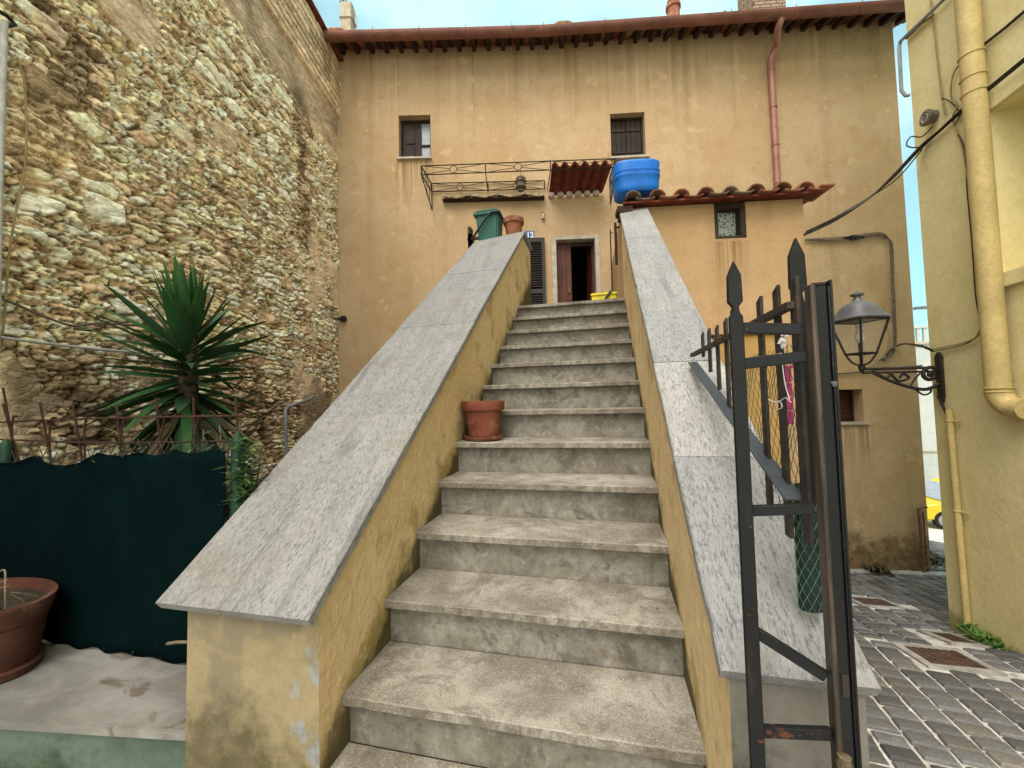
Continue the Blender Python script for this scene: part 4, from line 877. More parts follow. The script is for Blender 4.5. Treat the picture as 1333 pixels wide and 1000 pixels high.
cable('cable','thin pale cable running from behind the yucca to the house corner','cable',[(240,450),(300,455),(345,463),(400,476),(438,486)],.006,M['cable_white'],LW,.06)
cable('pipe','grey elbowed pipe low on the rubble wall beside the coping','pipe',[(373,600),(372,560),(371.5,534),(374,530),(402,520),(407,516)],.021,M['zinc'],LW,.10,sm=False)
# ------------------------------------------------------------------ planting bed, slab, net fence
pb=thing('planter_wall','low planter wall with green stained render and stained marble slab left of the stairs','planter',(-1.8,1.15,0))
m=MB(); m.hexa([(-3.2,.80,-.05),(-1.277,1.05,-.05),(-1.277,1.30,-.05),(-3.2,1.30,-.05),(-3.2,.80,.568),(-1.277,1.05,.568),(-1.277,1.30,.568),(-3.2,1.30,.568)]); m.build('base',M['green_plaster'],pb)
m=MB(); m.hexa([(-3.2,.765,.572),(-1.28,1.02,.572),(-1.28,1.31,.572),(-3.2,1.31,.572),(-3.2,.765,.604),(-1.28,1.02,.604),(-1.28,1.31,.604),(-3.2,1.31,.604)]); m.build('slab',M['slab'],pb,bevel=.004)
m=MB(); m.grid(lambda u,v:Vector((-4.6+3.3*u,1.32+4.9*v,.60+.06*random.random()+.25*v)),24,30); tag(m.build('garden_soil',M['soil'],smooth=60),kind='structure')
nf=thing('net_fence','dark green shade netting tied to a low fence behind the marble slab','net fence',(-2.,1.28,.6))
YN=1.285; topx=[(-10,608),(20,603),(45,594),(62,605),(85,607),(105,603),(128,590),(145,594),(165,594),(180,589),(200,594),(218,592),(228,586),(245,591),(262,590),(275,586),(296,589)]
tx=[on(x,y,Yp(YN)).x for x,y in topx]; tz=[on(x,y,Yp(YN)).z for x,y in topx]
def net(u,v):
    x=tx[0]+(tx[-1]-tx[0])*u; zt=float(np.interp(x,tx,tz)); zb_=.612+.006*sin(x*38)
    xx=x+(-.13 if False else 0)
    return Vector((x+.16*(1-v)*max(0,u-.5)*0,YN-.012*(1-v)+.005*sin(x*9)+.003*sin(x*23+v*3)+.006*sin(v*5+x*4)+.004*sin(x*61+5*v)*(v>.8)+.003*sin(x*47+v*9),zb_+(zt-zb_)*v))
tx0=tx[:]; tx=[-3.3]+tx[1:]; 
m=MB(); m.grid(net,150,24); m.build('netting',M['netting'],nf,smooth=70,solid=.003)
m=MB(); m.tube([Vector((x,YN-.001,z+.0)) for x,z in zip(tx,tz)],.0035,6); m.build('top_cord',M['netting'],nf)
for x in [tx[5],tx[8],tx[12],tx[15],-2.05,-1.9,-1.75,-1.62,-1.5]:
    zt_=float(np.interp(x,tx,tz)); low=x>-2.06 and x not in tx
    m=MB(); zz=.615 if low else zt_; m.tube(smoothpath([(x,YN-.012,zz-.006),(x+.004,YN-.02,zz+.006),(x+.010,YN+.01,zz+.02),(x+.004,YN+.02,zz)],4),.0022,5); m.build('tie',M['black_plastic'] if low else M['wiregrey'],nf)
for (x,y0_,y1_) in((8,570,640),(310,560,700)):
    a=on(x,y0_,Yp(YN+.03)); m=MB(); m.lathe([(.024,.58-a.z),(.024,-.05),(.018,-.025),(.0,.0)],a,12); m.build('post',M['green_post'],nf,smooth=45)
m=MB(); 
for y0_,y1_,k in((551,541,0),(571,574,.02)):
    a=on(-30,y0_,Yp(YN+.05));b_=on(322,y1_,Yp(YN+.05)); m.tube(smoothpath([a,(a+b_)/2+Zv*(.006-k),b_],6),.0045,6)
m.build('rail_rod',M['rust'],nf,smooth=60)
for (xt,yt,xb,curl) in((4,505,24,0),(4,526,30,0),(16,548,22,1),(52,524,70,0),(66,550,68,1),(95,524,110,0),(112,546,112,1),(152,528,160,0),(160,552,158,1),(203,518,212,0),(215,545,206,1),(252,518,255,0),(258,548,252,1),(307,518,312,0)):
    a=on(xb,620,Yp(YN+.055)); b_=on(xt,yt,Yp(YN+.055)); m=MB()
    if curl:
        tip=b_; m.tube(smoothpath([a,a*.35+tip*.65+Vector((-.012,0,0)),tip+Vector((.004,0,.012)),tip+Vector((.035,0,.022))],6),.0042,6)
    else: m.tube([a,b_],.0048,6)
    m.build('rod',M['rust'],nf,smooth=60)
m=MB()
for k in range(24):
    x=-2.75+k*.06; zt=float(np.interp(x,tx,tz)); 
    m.tube([(x,YN+.03,zt-.05),(x-.055,YN+.03,zt+.055)],.0016,4); m.tube([(x-.055,YN+.032,zt-.04),(x,YN+.032,zt+.05)],.0016,4)
m.build('wire_mesh',M['wiregrey'],nf)
# ------------------------------------------------------------------ plants
def leafstrip(mb,p,d,L,w,droop,n=9,fold=.25,twist=0):
    p=Vector(p); d=Vector(d).normalized(); side=d.cross(Zv); side=side.normalized() if side.length>.01 else Vector((1,0,0))
    side=(side*cos(twist)+side.cross(d)*sin(twist)).normalized(); vs=[]
    for i in range(n+1):
        t=i/n; ww=w*(.45+1.9*t if t<.3 else 1.02*(1-((t-.3)/.7)**1.8))*.5+.0006
        nn=side.cross(d).normalized(); vs+=[p-side*ww,p+nn*(-fold*ww),p+side*ww]
        d=(d-Zv*droop/n).normalized(); p=p+d*(L/n)
    fs=[]
    for i in range(n): a=i*3; fs+=[(a,a+1,a+4,a+3),(a+1,a+2,a+5,a+4)]
    mb.add(vs,fs)
yc=Vector((-3.03,2.34,.62)); yu=thing('yucca','large spiky yucca with dark sword leaves in front of the rubble wall','yucca',yc)
m=MB(); m.tube([yc,yc+Vector((.02,0,.5)),yc+Vector((-.01,.02,1.0)),yc+Vector((0,0,1.6))],[.085,.075,.07,.05],14); m.build('trunk',M['bark'],yu,smooth=60)
m=MB(); N_=165
for k in range(N_):
    t=k/N_; az=k*2.39996+random.uniform(-.25,.25); el=R(-66+150*t**1.15+random.uniform(-14,14)); zz=.62+1.0*t**.75
    L=(.60-.10*t)*random.uniform(.82,1.15); 
    if t<.25: L*=.85
    g=random.random(); c=(.024+.022*g,.085+.06*g,.026+.016*g)
    if t>.93: c=(.03,.085+.03*g,.016)
    elif g>.8: c=(.035,.085,.035)
    if t<.34 and g<.38: c=(.15,.115,.06)
    m.cc=c
    leafstrip(m,yc+Vector((cos(az)*.035,sin(az)*.035,zz)),(cos(az)*cos(el),sin(az)*cos(el),sin(el)),L,.078*random.uniform(.8,1.15),random.uniform(.02,.34)+(.6 if t<.35 else 0)*random.random()+(.7 if random.random()<.08 else 0),9,.35,random.uniform(-.5,.5))
m.build('foliage',M['leaf'],yu,smooth=60)
# creeper by the green post
vp=on(312,640,Yp(1.42)); vn=thing('creeper','scraggly green creeper around the fence post beside the left coping','climbing plant',(vp.x,vp.y,.62))
m=MB(); 
for k in range(6):
    x=vp.x+random.uniform(-.06,.05); m.tube(smoothpath([(x,vp.y+random.uniform(-.05,.05),.62),(x+random.uniform(-.06,.06),vp.y,.9),(x+random.uniform(-.08,.08),vp.y-.02,1.15),(x+random.uniform(-.10,.12),vp.y-.03,1.38+random.uniform(0,.2))],4),.0035,5)
m.build('stem',M['vine_stem'],vn,smooth=60)
m=MB()
for k in range(620):
    p=on(max(297,min(336,random.gauss(316,9))),random.triangular(548,705,640),Yp(random.uniform(1.27,1.42))); g=random.random(); m.cc=(.03+.05*g,.08+.08*g,.02+.02*g); az=random.uniform(0,6.28)
    leafstrip(m,p,(cos(az),sin(az),random.uniform(-.3,.7)),random.uniform(.025,.06),.014,.3,3)
m.build('foliage',M['weed'],vn)
for (x,y,l) in((262,565,'small grey green weed rising above the netting near the yucca'),(158,570,'thin yellow green weed tied at the fence rods')):
    p=on(x,y+25,Yp(1.36)); w_=thing('weed',l,'weed',(p.x,p.y,.62)); m=MB(); m.tube([(p.x,p.y,.62),(p.x+.01,p.y,p.z+.1)],.003,5); m.build('stem',M['weed'] if False else M['vine_stem'],w_)
    m=MB()
    for k in range(46):
        g=random.random(); m.cc=(.08+.05*g,.13+.06*g,.07) if x>200 else (.2,.2,.05); az=random.uniform(0,6.28); q=p+Vector((random.gauss(0,.022),random.gauss(0,.022),random.uniform(-.05,.12)))
        leafstrip(m,q,(cos(az),sin(az),random.uniform(-.1,.8)),random.uniform(.02,.05),.010,.2,3)
    m.build('foliage',M['weed'],w_)
# big oval pot on slab
bp=thing('planter_pot','large worn reddish plastic planter on the marble slab at the left edge','planter',(-2.44,1.09,.605))
c=Vector((-2.44,1.09,.606)); 
m=MB(); m.lathe([(.185,0),(.20,.004),(.205,.028),(.185,.033),(.188,.04),(.212,.19)],c,40,1.25,.75); m.build('body',M['plastic_pot'],bp,smooth=45)
m=MB(); m.lathe([(.205,.19),(.216,.193),(.22,.20),(.234,.255),(.238,.26),(.238,.272),(.218,.272),(.213,.255),(.207,.23)],c,40,1.25,.75); m.build('rim',M['plastic_pot'],bp,smooth=45)
m=MB(); m.lathe([(.209,.235),(.1,.242),(.0,.245)],c,40,1.25,.75); m.build('soil',M['soil'],bp)
m=MB()
for k in range(16):
    a=random.uniform(0,6.28); q=c+Vector((.13*cos(a)+.08,.07*sin(a),.24)); m.tube(smoothpath([q,q+Vector((random.uniform(-.02,.06),random.uniform(-.05,.02),.05)),q+Vector((random.uniform(.0,.13),random.uniform(-.08,.04),random.uniform(.0,.10)))],4),.0022,4)
q=c+Vector((.17,-.02,.24)); m.tube(smoothpath([q,q+Vector((-.03,0,.12)),q+Vector((.02,0,.16)),q+Vector((.07,-.02,.10)),q+Vector((.075,-.02,.03))],5),.0028,5)
m.build('twig',M['twig'],bp,smooth=60)
m=MB(); a=on(218,838,Yp(1.24)); b_=on(246,836,Yp(1.20)); m.tube([a,(a+b_)/2+Zv*.003,b_+Vector((.0,0,0))],.006,6); tag(m.build('fence_stake',M['twig'],smooth=60),'pale thin stake poking out of the netting beside the parapet','stake')
# ------------------------------------------------------------------ iron railing + gate post
gt=thing('iron_railing','black iron gate post and spiked railing closing the foot of the right parapet','railing',(.35,.85,0))
def uprt(x0,y0,x1,y1,Y,w,d,tip,mat,nm='upright',zb=None):
    a=on(x0,y0,Yp(Y)); b_=on(x1,y1,Yp(Y)); m=MB(); zbot=b_.z if zb is None else zb; X=(a.x+b_.x)/2; 
    hz=tip; top=a.z
    prof=[(0,top),(-w*.5,top-hz*.28),(-w*.55,top-hz*.78),(-w*.22,top-hz*.88),(-w*.30,top-hz),(-w*.5,top-hz*1.06),(-w*.5,zbot),(w*.5,zbot),(w*.5,top-hz*1.06),(w*.30,top-hz),(w*.22,top-hz*.88),(w*.55,top-hz*.78),(w*.5,top-hz*.28)]
    m.prism([Vector((X+px,Y-d/2,z)) for px,z in prof],(0,d,0)); m.box2((X-w*.12,Y+d/2,zbot),(X+w*.12,Y+d/2+.016,top-hz*1.1))
    return m.build(nm,mat,gt,bevel=.0012,seg=1)
uprt(957,340,981,950,.80,.023,.010,.098,M['gate'],zb=.02)
uprt(1043,309,1046,655,.865,.027,.010,.125,M['gate'])
# box-section post, turned a little
pc=Vector((.3715,.797,0)); ang=R(2); pu=Vector((cos(ang),sin(ang),0)); pv=Vector((-sin(ang),cos(ang),0)); zt=1.795
m=MB()
m.box(pc+Zv*(zt/2),(.024,.022,zt),(pu,pv,Zv))
po=m.build('post',M['gate'],gt,bevel=.004)
m=MB(); m.box(pc-pu*.0135+Zv*(zt/2+.001),(.003,.021,zt),(pu,pv,Zv)); m.box(pc-pu*.0115-pv*.0125+Zv*(zt/2),(.007,.003,zt),(pu,pv,Zv)); m.build('worn_face',M['rustpost'],po,bevel=.0015,seg=1)
m=MB(); m.box(pc+pu*.0160-pv*.004+Zv*(zt/2+.006),(.004,.022,zt),(pu,pv,Zv)); m.box(pc+pu*.0125-pv*.0125+Zv*(zt/2),(.003,.003,zt-.01),(pu,pv,Zv)); m.build('flange',M['gate'],po,bevel=.0015,seg=1)
m=MB(); m.box(pc+pu*.0+Zv*(zt+.001),(.020,.020,.004),(pu,pv,Zv)); m.build('rusty_top',M['rust'],po)
zk=on(1095,900,Yp(.77)).z; m=MB(); m.box(pc-pv*.0115+pu*.002+Zv*zk,(.010,.003,.036),(pu,pv,Zv)); m.build('lock_slot',M['void'],po)
zk=on(1092,600,Yp(.77)).z
m=MB(); zs=on(1068,500,Yp(.77)).z; m.lathe([(.006,-.004),(.005,.002),(0,.003)],pc+pu*.012-pv*.013+Zv*zs,9,M=Matrix.Rotation(PI/2,3,'X'),wob=.15); m.build('weld',M['wiregrey'],po)
kn=on(1100,993,Yp(.75)); m=MB(); m.lathe([(.004,-.02),(.009,-.015),(.011,-.004),(.008,.004),(.0095,.009),(.0,.013)],kn,12,wob=.07); m.build('knob',M['brass'],po,smooth=60)
def rail(x0,y0,Y0,x1,y1,Y1,w,h,mat,nm='crossbar'):
    a=on(x0,y0,Yp(Y0)); b_=on(x1,y1,Yp(Y1)); m=MB(); m.bar(a,b_,w,h); return m.build(nm,mat,gt,bevel=.0012,seg=1)
rail(962,427,.808,1042,429,.80,.010,.020,M['gate']); rail(966,474,.808,1048,464,.80,.012,.020,M['gate']); rail(974,665,.808,1058,662,.80,.012,.018,M['gate'])
rail(980,820,.808,1074,880,.80,.012,.018,M['gate']); rail(988,951,.808,1082,955,.80,.012,.018,M['gate'])
XRL=.345
a=on(901,462,Xp(XRL)); b_=Vector((XRL,.83,a.z-.004)); m=MB(); m.bar(a+Zv*-.002,b_,.016,.014); m.build('top_rail',M['oldpicket'],gt,bevel=.001,seg=1)
c0=on(903,474,Xp(XRL)); c1=on(1006,612,Xp(XRL)); dd=(c1-c0).normalized(); m=MB(); m.bar(c0-dd*.02,c0+dd*((c0.y-.86)/-dd.y),.006,.034,(1,0,0)); m.build('diagonal_rail',M['bluegrey'],gt,bevel=.001,seg=1)
for (xt,yt,xb,yb_) in((911,433,910,466),(919,428,920,485),(929,424,930,508),(940,415,941,535),(949,400,949,608),(983,387,990,655),(1004,373,1010,690),(1027,362,1034,700)):
    a=on(xt,yt,Xp(XRL)); b_=on(xb,yb_,Xp(XRL)); Y=a.y; wv=.024
    sl=.010
    m=MB(); m.hexa([(XRL+.005,Y-wv/2,b_.z),(XRL+.012,Y-wv/2,b_.z),(XRL+.012,Y+wv/2,b_.z),(XRL+.005,Y+wv/2,b_.z),(XRL+.005,Y-wv/2,a.z),(XRL+.012,Y-wv/2,a.z),(XRL+.012,Y+wv/2,a.z-sl),(XRL+.005,Y+wv/2,a.z-sl)]); m.build('picket',M['oldpicket'],gt,bevel=.0008,seg=1)
# wire netting hung on the railing
m=MB(); xw=XRL+.018
Zc=lambda Y: float(c0.z+(c1.z-c0.z)/(c1.y-c0.y)*(Y-c0.y))
for k in range(-40,60):
    for sg in(-1,1):
        pts=[]
        for j in range(0,30):
            Y=.86+k*.022+sg*j*.022/1.0*.5; z=1.20+j*.021
            if .86<Y<1.30 and z<1.71 and z>Zc(Y)-.12*max(0,1-(Y-.86)/.5): pts.append((xw+.004*sin(Y*40+z*30)+.002*sg,Y,z))
            else:
                if len(pts)>1: m.tube(pts,.0007,3,False)
                pts=[]
        if len(pts)>1: m.tube(pts,.0007,3,False)
wn=m.build('wire_netting',M['mesh']); tag(wn,'fine green wire netting hanging along the inside of the iron railing','wire netting')
m=MB(); 
for pts in ([(1000,520),(1012,524),(1022,518),(1030,524)],[(1008,528),(1014,522),(1018,530),(1010,534)],[(1018,470),(1022,500),(1028,520)],[(1003,465),(1016,460),(1024,466)]): m.tube(smoothpath([on(x,y,Xp(XRL-.01)) for x,y in pts],5),.0009,5)
for k in range(9):
    q=on(1019+random.uniform(-3,4),435+k*2.3,Xp(XRL-.008)); m.tube([q,q+Vector((random.uniform(-.006,.006),random.uniform(-.01,.01),random.uniform(-.012,.012)))],.0028,5)
tag(m.build('tie_wire',M['white']),'white string and wire ties knotted on the railing pickets','ties')
a=on(1014,482,Xp(XRL+.05)); b_=on(1031,553,Xp(XRL+.05)); mx=thing('letter_box','magenta slatted box fixed behind the railing pickets','letter box',(XRL+.06,(a.y+b_.y)/2,b_.z))
m=MB(); yy0,yy1=min(a.y,b_.y),max(a.y,b_.y)-.055
H_=(a.z-b_.z)
for k in range(4): m.box2((XRL+.032,yy0,b_.z+H_*k/4+.0008),(XRL+.055,yy1+.008,b_.z+H_*(k+1)/4-.0008))
m.build('body',M['magenta'],mx,bevel=.0015,seg=1)
m=MB(); m.box2((XRL+.03,yy0-.003,a.z),(XRL+.058,yy1+.011,a.z+.006)); m.build('lid',M['magenta'],mx,bevel=.001)
a=on(1049,665,Yp(.93)); b_=on(1049,795,Yp(.93)); gr=thing('rolled_sheet','rolled dark green plastic sheet hung between gate post and coping','roll',(a.x,.93,b_.z))
m=MB(); m.lathe([(.0,b_.z-a.z),(.020,b_.z-a.z+.002),(.022,b_.z-a.z+.01),(.022,.05),(.018,.052),(.0,.052)],a,14,1.0,.6); m.tube([(a.x+.019*(1-.02*k)*cos(k*.5),.93+.011*sin(k*.5),a.z+.0525) for k in range(20)],.0015,4); m.build('sheet',M['green_roll'],gr,smooth=50)
m=MB(); m.ring(a+Zv*-.03,(1,0,0),(0,.62,0),.0228,.0016,18,5); m.build('tie',M['wiregrey'],gr)
m=MB(); hh=b_.z-a.z
for k in range(9):
    for sg in(-1,1): m.tube([(a.x+.0232*cos(2*PI*k/9+sg*t*5.5),.93+.0146*sin(2*PI*k/9+sg*t*5.5),a.z+hh+t*(.05-hh)) for t in np.linspace(.01,.99,26)],.0006,3,False)
M['mesh_light']=simple('pale_green_wire',(.10,.17,.14),.6,.2,9,60,.02); m.build('net_wrap',M['mesh_light'],gr)
# ------------------------------------------------------------------ yellow building
yb_=thing('yellow_building','tall yellow rendered building on the right with pipes and cables','building',(3.6,3.,-.6))
UY=Vector((-cos(R(89.3)),-sin(R(89.3)),0)); NY=RW[1]   # s runs from the corner towards the viewer
def Pw(s,z,o=0): return RWC+UY*s+NY*o+Zv*z
rs=(on(1288,145,RW)-RWC).dot(UY); rzt=on(1290,146,RW).z; rzb=on(1303,357,RW).z
f=MB(); 
f.wall(RWC,UY,NY,0,8,-1.2,10,[[rs,rs+1.1,rzb,rzt]],.28)
f.add([Pw(0,-1.5),RWC+Vector((6,.4,-1.5)),RWC+Vector((6,.4,10)),Pw(0,10)],[(0,1,2,3)]); P4=[Pw(rs,rzb,-.28),Pw(rs+1.1,rzb,-.28),Pw(rs+1.1,rzt,-.28),Pw(rs,rzt,-.28)]; 
f.build('wall',M['yellow'],yb_)
def by(mb,s0,s1,z0,z1,o0,o1): return mb.box(Pw((s0+s1)/2,(z0+z1)/2,(o0+o1)/2),(s1-s0,o1-o0,z1-z0),(UY,-NY,Zv))
m=MB(); by(m,rs+.001,rs+1.099,rzb+.001,rzt-.001,-.30,-.27); m.build('blind_window',M['yellow'],yb_)
m=MB(); bw=.10
by(m,rs-bw,rs-.003,rzb-bw-.02,rzt+bw+.02,.001,.025); by(m,rs-.002,rs+1.2,rzt+.003,rzt+bw+.02,.001,.026); by(m,rs-.002,rs+1.2,rzb-bw-.02,rzb-.003,.001,.04)
m.build('window_surround',M['yellow'],yb_,bevel=.005)
# big downpipe
ps=(on(1275,300,RW)-RWC).dot(UY); s_top=(on(1257,0,RW,.09)-RWC).dot(UY); s_bot=(on(1305,505,RW,.09)-RWC).dot(UY); zbt=on(1303,510,RW,.09).z
ps=(s_top+s_bot)/2
m=MB(); m.tube([Pw(ps,10,.10),Pw(ps,zbt,.10)],.074,22); dpp=m.build('downpipe',M['pipe_yellow'],yb_,smooth=60)
m=MB(); m.tube([Pw(ps,zbt+.01,.10)]+[Pw(ps+.10*(1-cos(t)),zbt-.0-.13*sin(t),.10-.02*t) for t in np.linspace(0,PI/2,8)]+[Pw(ps+.16,zbt-.135,.06)],.080,20); m.build('elbow',M['pipe_yellow'],dpp,smooth=60)
m=MB()
for z in [on(1266,y,RW,.09).z for y in(73,104,125)]+[zbt+.03,zbt]:
    m=MB(); m.ring(Pw(ps,z,.10),UY,NY,.077 if z>zbt+.1 else .082,.006,24,6); m.build('collar',M['pipe_yellow'],dpp,smooth=60)
# thin drain pipe
s0=(on(1237,535,RW,.03)-RWC).dot(UY); z0=on(1237,533,RW,.03).z; s1=(on(1262,815,RW,.03)-RWC).dot(UY)
m=MB(); m.tube([Pw(s0,z0,.04),Pw(s1,-1.0,.04)],.026,12); dq=m.build('drain_pipe',M['pipe_yellow'],yb_,smooth=60)
m=MB(); 
for z in(1.34,.50): 
    sx=s0+(s1-s0)*(z0-z)/(z0+1.0); m.ring(Pw(sx,z,.04),UY,NY,.029,.007,18,6); m.tube([Pw(sx,z,.04),Pw(sx+.09,z+.0,.02)],.010,6)
m.build('clip',M['pipe_yellow'],dq,smooth=60)
# corner conduit
bcn=[Pw(.65,8.2,.05),Pw(.05,6.55-.9+.0,.05)]
pts=[on(1232,-4,RW,.05),on(1200,27,RW,.05),on(1172,54,RW,.05),on(1170.5,62,RW,.06),on(1173.5,118,RW,.06),on(1179,125,RW,.04),on(1184,124,RW,.02)]
cable('bent_conduit','thin grey conduit bending around the corner of the yellow building','conduit',pts,.016,M['zinc'],sm=False)
cable('cable','pale painted cable sloping down the top of the yellow wall','cable',[on(1215,20,RW,.02),on(1198,32,RW,.02),on(1180,50,RW,.02)],.013,M['cable_tan'],sm=False)
# utility cables
cA=on(1047,306,AN,.06); cc=[on(1195,196,RW,.06)]
m=MB()
for k in range(3):
    dz=k*.016; A_=cA+Vector((.01*k,0,dz)); B_=on(1195,197-k*2,RW,.05+.012*k); mid=(A_+B_)/2-Zv*(.10+.015*k)
    q=[A_,A_*.75+B_*.25-Zv*.075,mid,A_*.25+B_*.75-Zv*.08,B_,on(1222,172-k,RW,.03+.01*k),on(1252,146-k*2,RW,.03+.01*k),on(1285,119-k*2,RW,.04+.01*k),on(1333,80-k*2,RW,.04+.01*k),on(1420,10-k*2,RW,.04+.01*k)]
    m.tube(smoothpath(q,6),.0105-.002*k,7)
tag(m.build('cable_bundle',M['cable_dark'],smooth=60),'sagging bundle of dark cables spanning from the annex corner to the yellow wall','cables')
cable('cable','loose thin cable looping beside the cable bundle','cable',[cA+Zv*-.0,*[on(x,y,RW,.3) for x,y in((1130,258),(1165,235))],on(1192,205,RW,.06),on(1200,193,RW,.05),on(1186,192,RW,.2),on(1180,188,RW,.22),on(1186,178,RW,.12),on(1200,178,RW,.04),on(1214,165,RW,.04)],.006,M['cable_dark'])
cable('cable','dark cable pair crossing the yellow wall above the window surround','cable',[on(1277,61,RW,.02),on(1310,35,RW,.02),on(1345,5,RW,.02),on(1400,-45,RW,.02)],.012,M['cable_dark'],sm=False)
cable('cable','thin cable hanging straight down the top of the yellow wall','cable',[on(x,y,RW,.02) for x,y in((1211,-5),(1216,40),(1222,90),(1227,130),(1231,150))],.007,M['cable_tan'])
cable('cable','tangled brown cable running down the yellow wall beside the downpipe','cable',[on(x,y,RW,.025) for x,y in((1248,85),(1240,100),(1238,125),(1246,140),(1240,155),(1252,190),(1261,240),(1268,310),(1273,380),(1279,420),(1272,438),(1255,446),(1215,455))],.007,M['cable_tan'])
cable('cable','second thin brown cable following the tangled one down the yellow wall','cable',[on(x,y,RW,.025) for x,y in((1226,128),(1236,132),(1250,148),(1243,165),(1256,195),(1259,250),(1265,315),(1270,385),(1276,424),(1268,441),(1250,450),(1213,458))],.005,M['cable_dark'])
mb_=thing('wall_fitting','round grey electrical box with cables on the yellow wall','junction box',Pw(.2,4.34,0))
c=on(1209,153,RW,.05); Rx=Matrix(((NY.x,0,UY.x),(NY.y,0,UY.y),(0,1,0)))
RotN=Matrix(((UY.x,0,NY.x),(UY.y,0,NY.y),(0,1,0)))
m=MB(); m.lathe([(.055,-.06),(.06,.0),(.075,.012),(.075,.03),(.05,.038),(.048,.030),(.025,.030),(.0,.034)],c,20,M=RotN); m.build('body',M['cable'],mb_,smooth=45)
m=MB(); m.ring(c+NY*.034,UY,Zv,.038,.004,18,5); m.build('ring',M['cable_white'],mb_)
c=on(1273,80,RW,.06); m=MB(); m.lathe([(.0,-.08),(.03,-.07),(.036,.0),(.03,.05),(.0,.065)],c,12); tag(m.build('insulator',M['pipe_yellow'],smooth=60),'small painted knob beside the collar of the yellow downpipe','insulator')
# facade cable run
m=MB()
for k in range(4):
    q=[on(x+k*1.2*(1 if y>306 else 0),y+k*1.6*(1 if y<312 else 0),FR,.03+.008*(k%2)) for x,y in((1040,312),(1075,310),(1105,308),(1140,303),(1153,306),(1158,318),(1160,360),(1162,410),(1163,445),(1158,462),(1140,470))]
    m.tube(smoothpath(q,5),.008,6)
tag(m.build('cable_run',M['cable'],smooth=60),'thick clipped cable run turning down the right end of the ochre facade','cables')
m=MB(); c=on(1112,309,FR,.05); m.box(c,(.13,.05,.07),(UR,-NR,Zv)); m.tube([c-UR*.16,c+UR*.16],.022,7); tag(m.build('splice',M['black_plastic'],bevel=.015),'black taped splice on the facade cable run','cable splice')
cable('cable','thin cable looping from the facade cable run to the yellow corner','cable',[on(1150,470,FR,.03),on(1160,455,FR,.05),on(1175,448,FR,.3),on(1196,450,RW,.35),on(1213,456,RW,.03)],.012,M['cable_dark'])
cable('cable','slack yellowish cable hanging under the facade cable run','cable',[on(1150,400,FR,.04),on(1157,440,FR,.05),on(1150,462,FR,.05),on(1135,478,FR,.06),on(1165,474,FR,.08),on(1172,462,FR,.08),on(1162,452,FR,.05)],.008,M['cable_tan'])
cable('cable','horizontal grey cable on the ochre wall above the street window','cable',[on(1060,489,FR,.03),on(1100,486,FR,.03),on(1150,481,FR,.03),on(1200,476,FR,.03)],.013,M['cable'])
# rusty pipe at house corner
m=MB(); a=on(1196,662,FR,.06); b_=on(1203,748,FR,.06); m.tube([on(1206,660,FR,.03),a,b_],.022,8); m.tube([a+UR*.06-Zv*.05,on(1208,748,FR,.05)],.013,8)
for t in(.15,.55,.9): m.box(a*(1-t)+b_*t+UR*.03,(.09,.03,.03),(UR,-NR,Zv))
M['rustpipe']=simple('rusty_brown_pipe',(.16,.085,.05),.9,.35,12,90,.3)
tag(m.build('rusty_pipe',M['rustpipe'],smooth=60),'rusty pipe guard at the low right corner of the ochre house','pipe')
# ------------------------------------------------------------------ street lamp
YP_=4.72; lc=on(1119,470,Yp(YP_)); lx=on(1118,420,Yp(YP_)).x; zr_=on(1118,416,Yp(YP_)).z; zh=on(1115,392,Yp(YP_)).z; zbm=on(1121,476,Yp(YP_)).z
sl=thing('street_lamp','grey lantern street lamp on a scrolled iron bracket from the yellow building','street lamp',(3.2,YP_,1.7))
L0=Vector((lx,YP_,0)); ca=R(20); lu=Vector((cos(ca),sin(ca),0)); lv=Vector((-sin(ca),cos(ca),0))
def sq(h,z): return [L0+lu*(i*h)+lv*(j*h)+Zv*z for i,j in((-1,-1),(1,-1),(1,1),(-1,1))]
m=MB(); RR=[(.195,zr_-.012),(.20,zr_),(.165,zr_+.035),(.145,zr_+.10),(.105,zr_+.155),(.06,zr_+.175)]
rg=[]
for i,(h,z) in enumerate(RR):
    for t in range(24):
        a=2*PI*t/24; x,y=cos(a),sin(a); pw=6 if i<3 else 3.2; g=(abs(x)**pw+abs(y)**pw)**(-1/pw); rg.append(L0+lu*x*g*h+lv*y*g*h+Zv*z)
m.add(rg,[(i*24+k,i*24+(k+1)%24,(i+1)*24+(k+1)%24,(i+1)*24+k) for i in range(5) for k in range(24)]+[tuple(range(23,-1,-1)),tuple(5*24+k for k in range(24))])
zz=zr_+.175; m.lathe([(.06,zz),(.045,zz+.02),(.03,zz+.05),(.028,zz+.065),(.055,zz+.07),(.058,zz+.085),(.03,zz+.095),(.012,zz+.11),(0,zz+.115)],L0,18)
m.build('hood',M['lamp'],sl,smooth=38)
m=MB(); t_=sq(.16,zr_-.012); bq=sq(.085,zbm+.12); 
for a,b2 in zip(t_,bq): m.tube([a,b2],.011,6)
for i in range(4): m.tube([bq[i],bq[(i+1)%4]],.010,6); m.tube([t_[i],t_[(i+1)%4]],.010,6)
for b2 in bq: m.tube(smoothpath([b2,L0+(b2-L0-Zv*b2.z)*.55+Zv*(zbm+.03),L0+Zv*(zbm-.0)],4),.010,6)
m.lathe([(.0,-.06),(.012,-.05),(.022,-.03),(.03,.0),(.025,.03),(.0,.04)],L0+Zv*(zbm-.02),12); m.build('cage',M['iron'],sl,smooth=60)
m=MB(); 
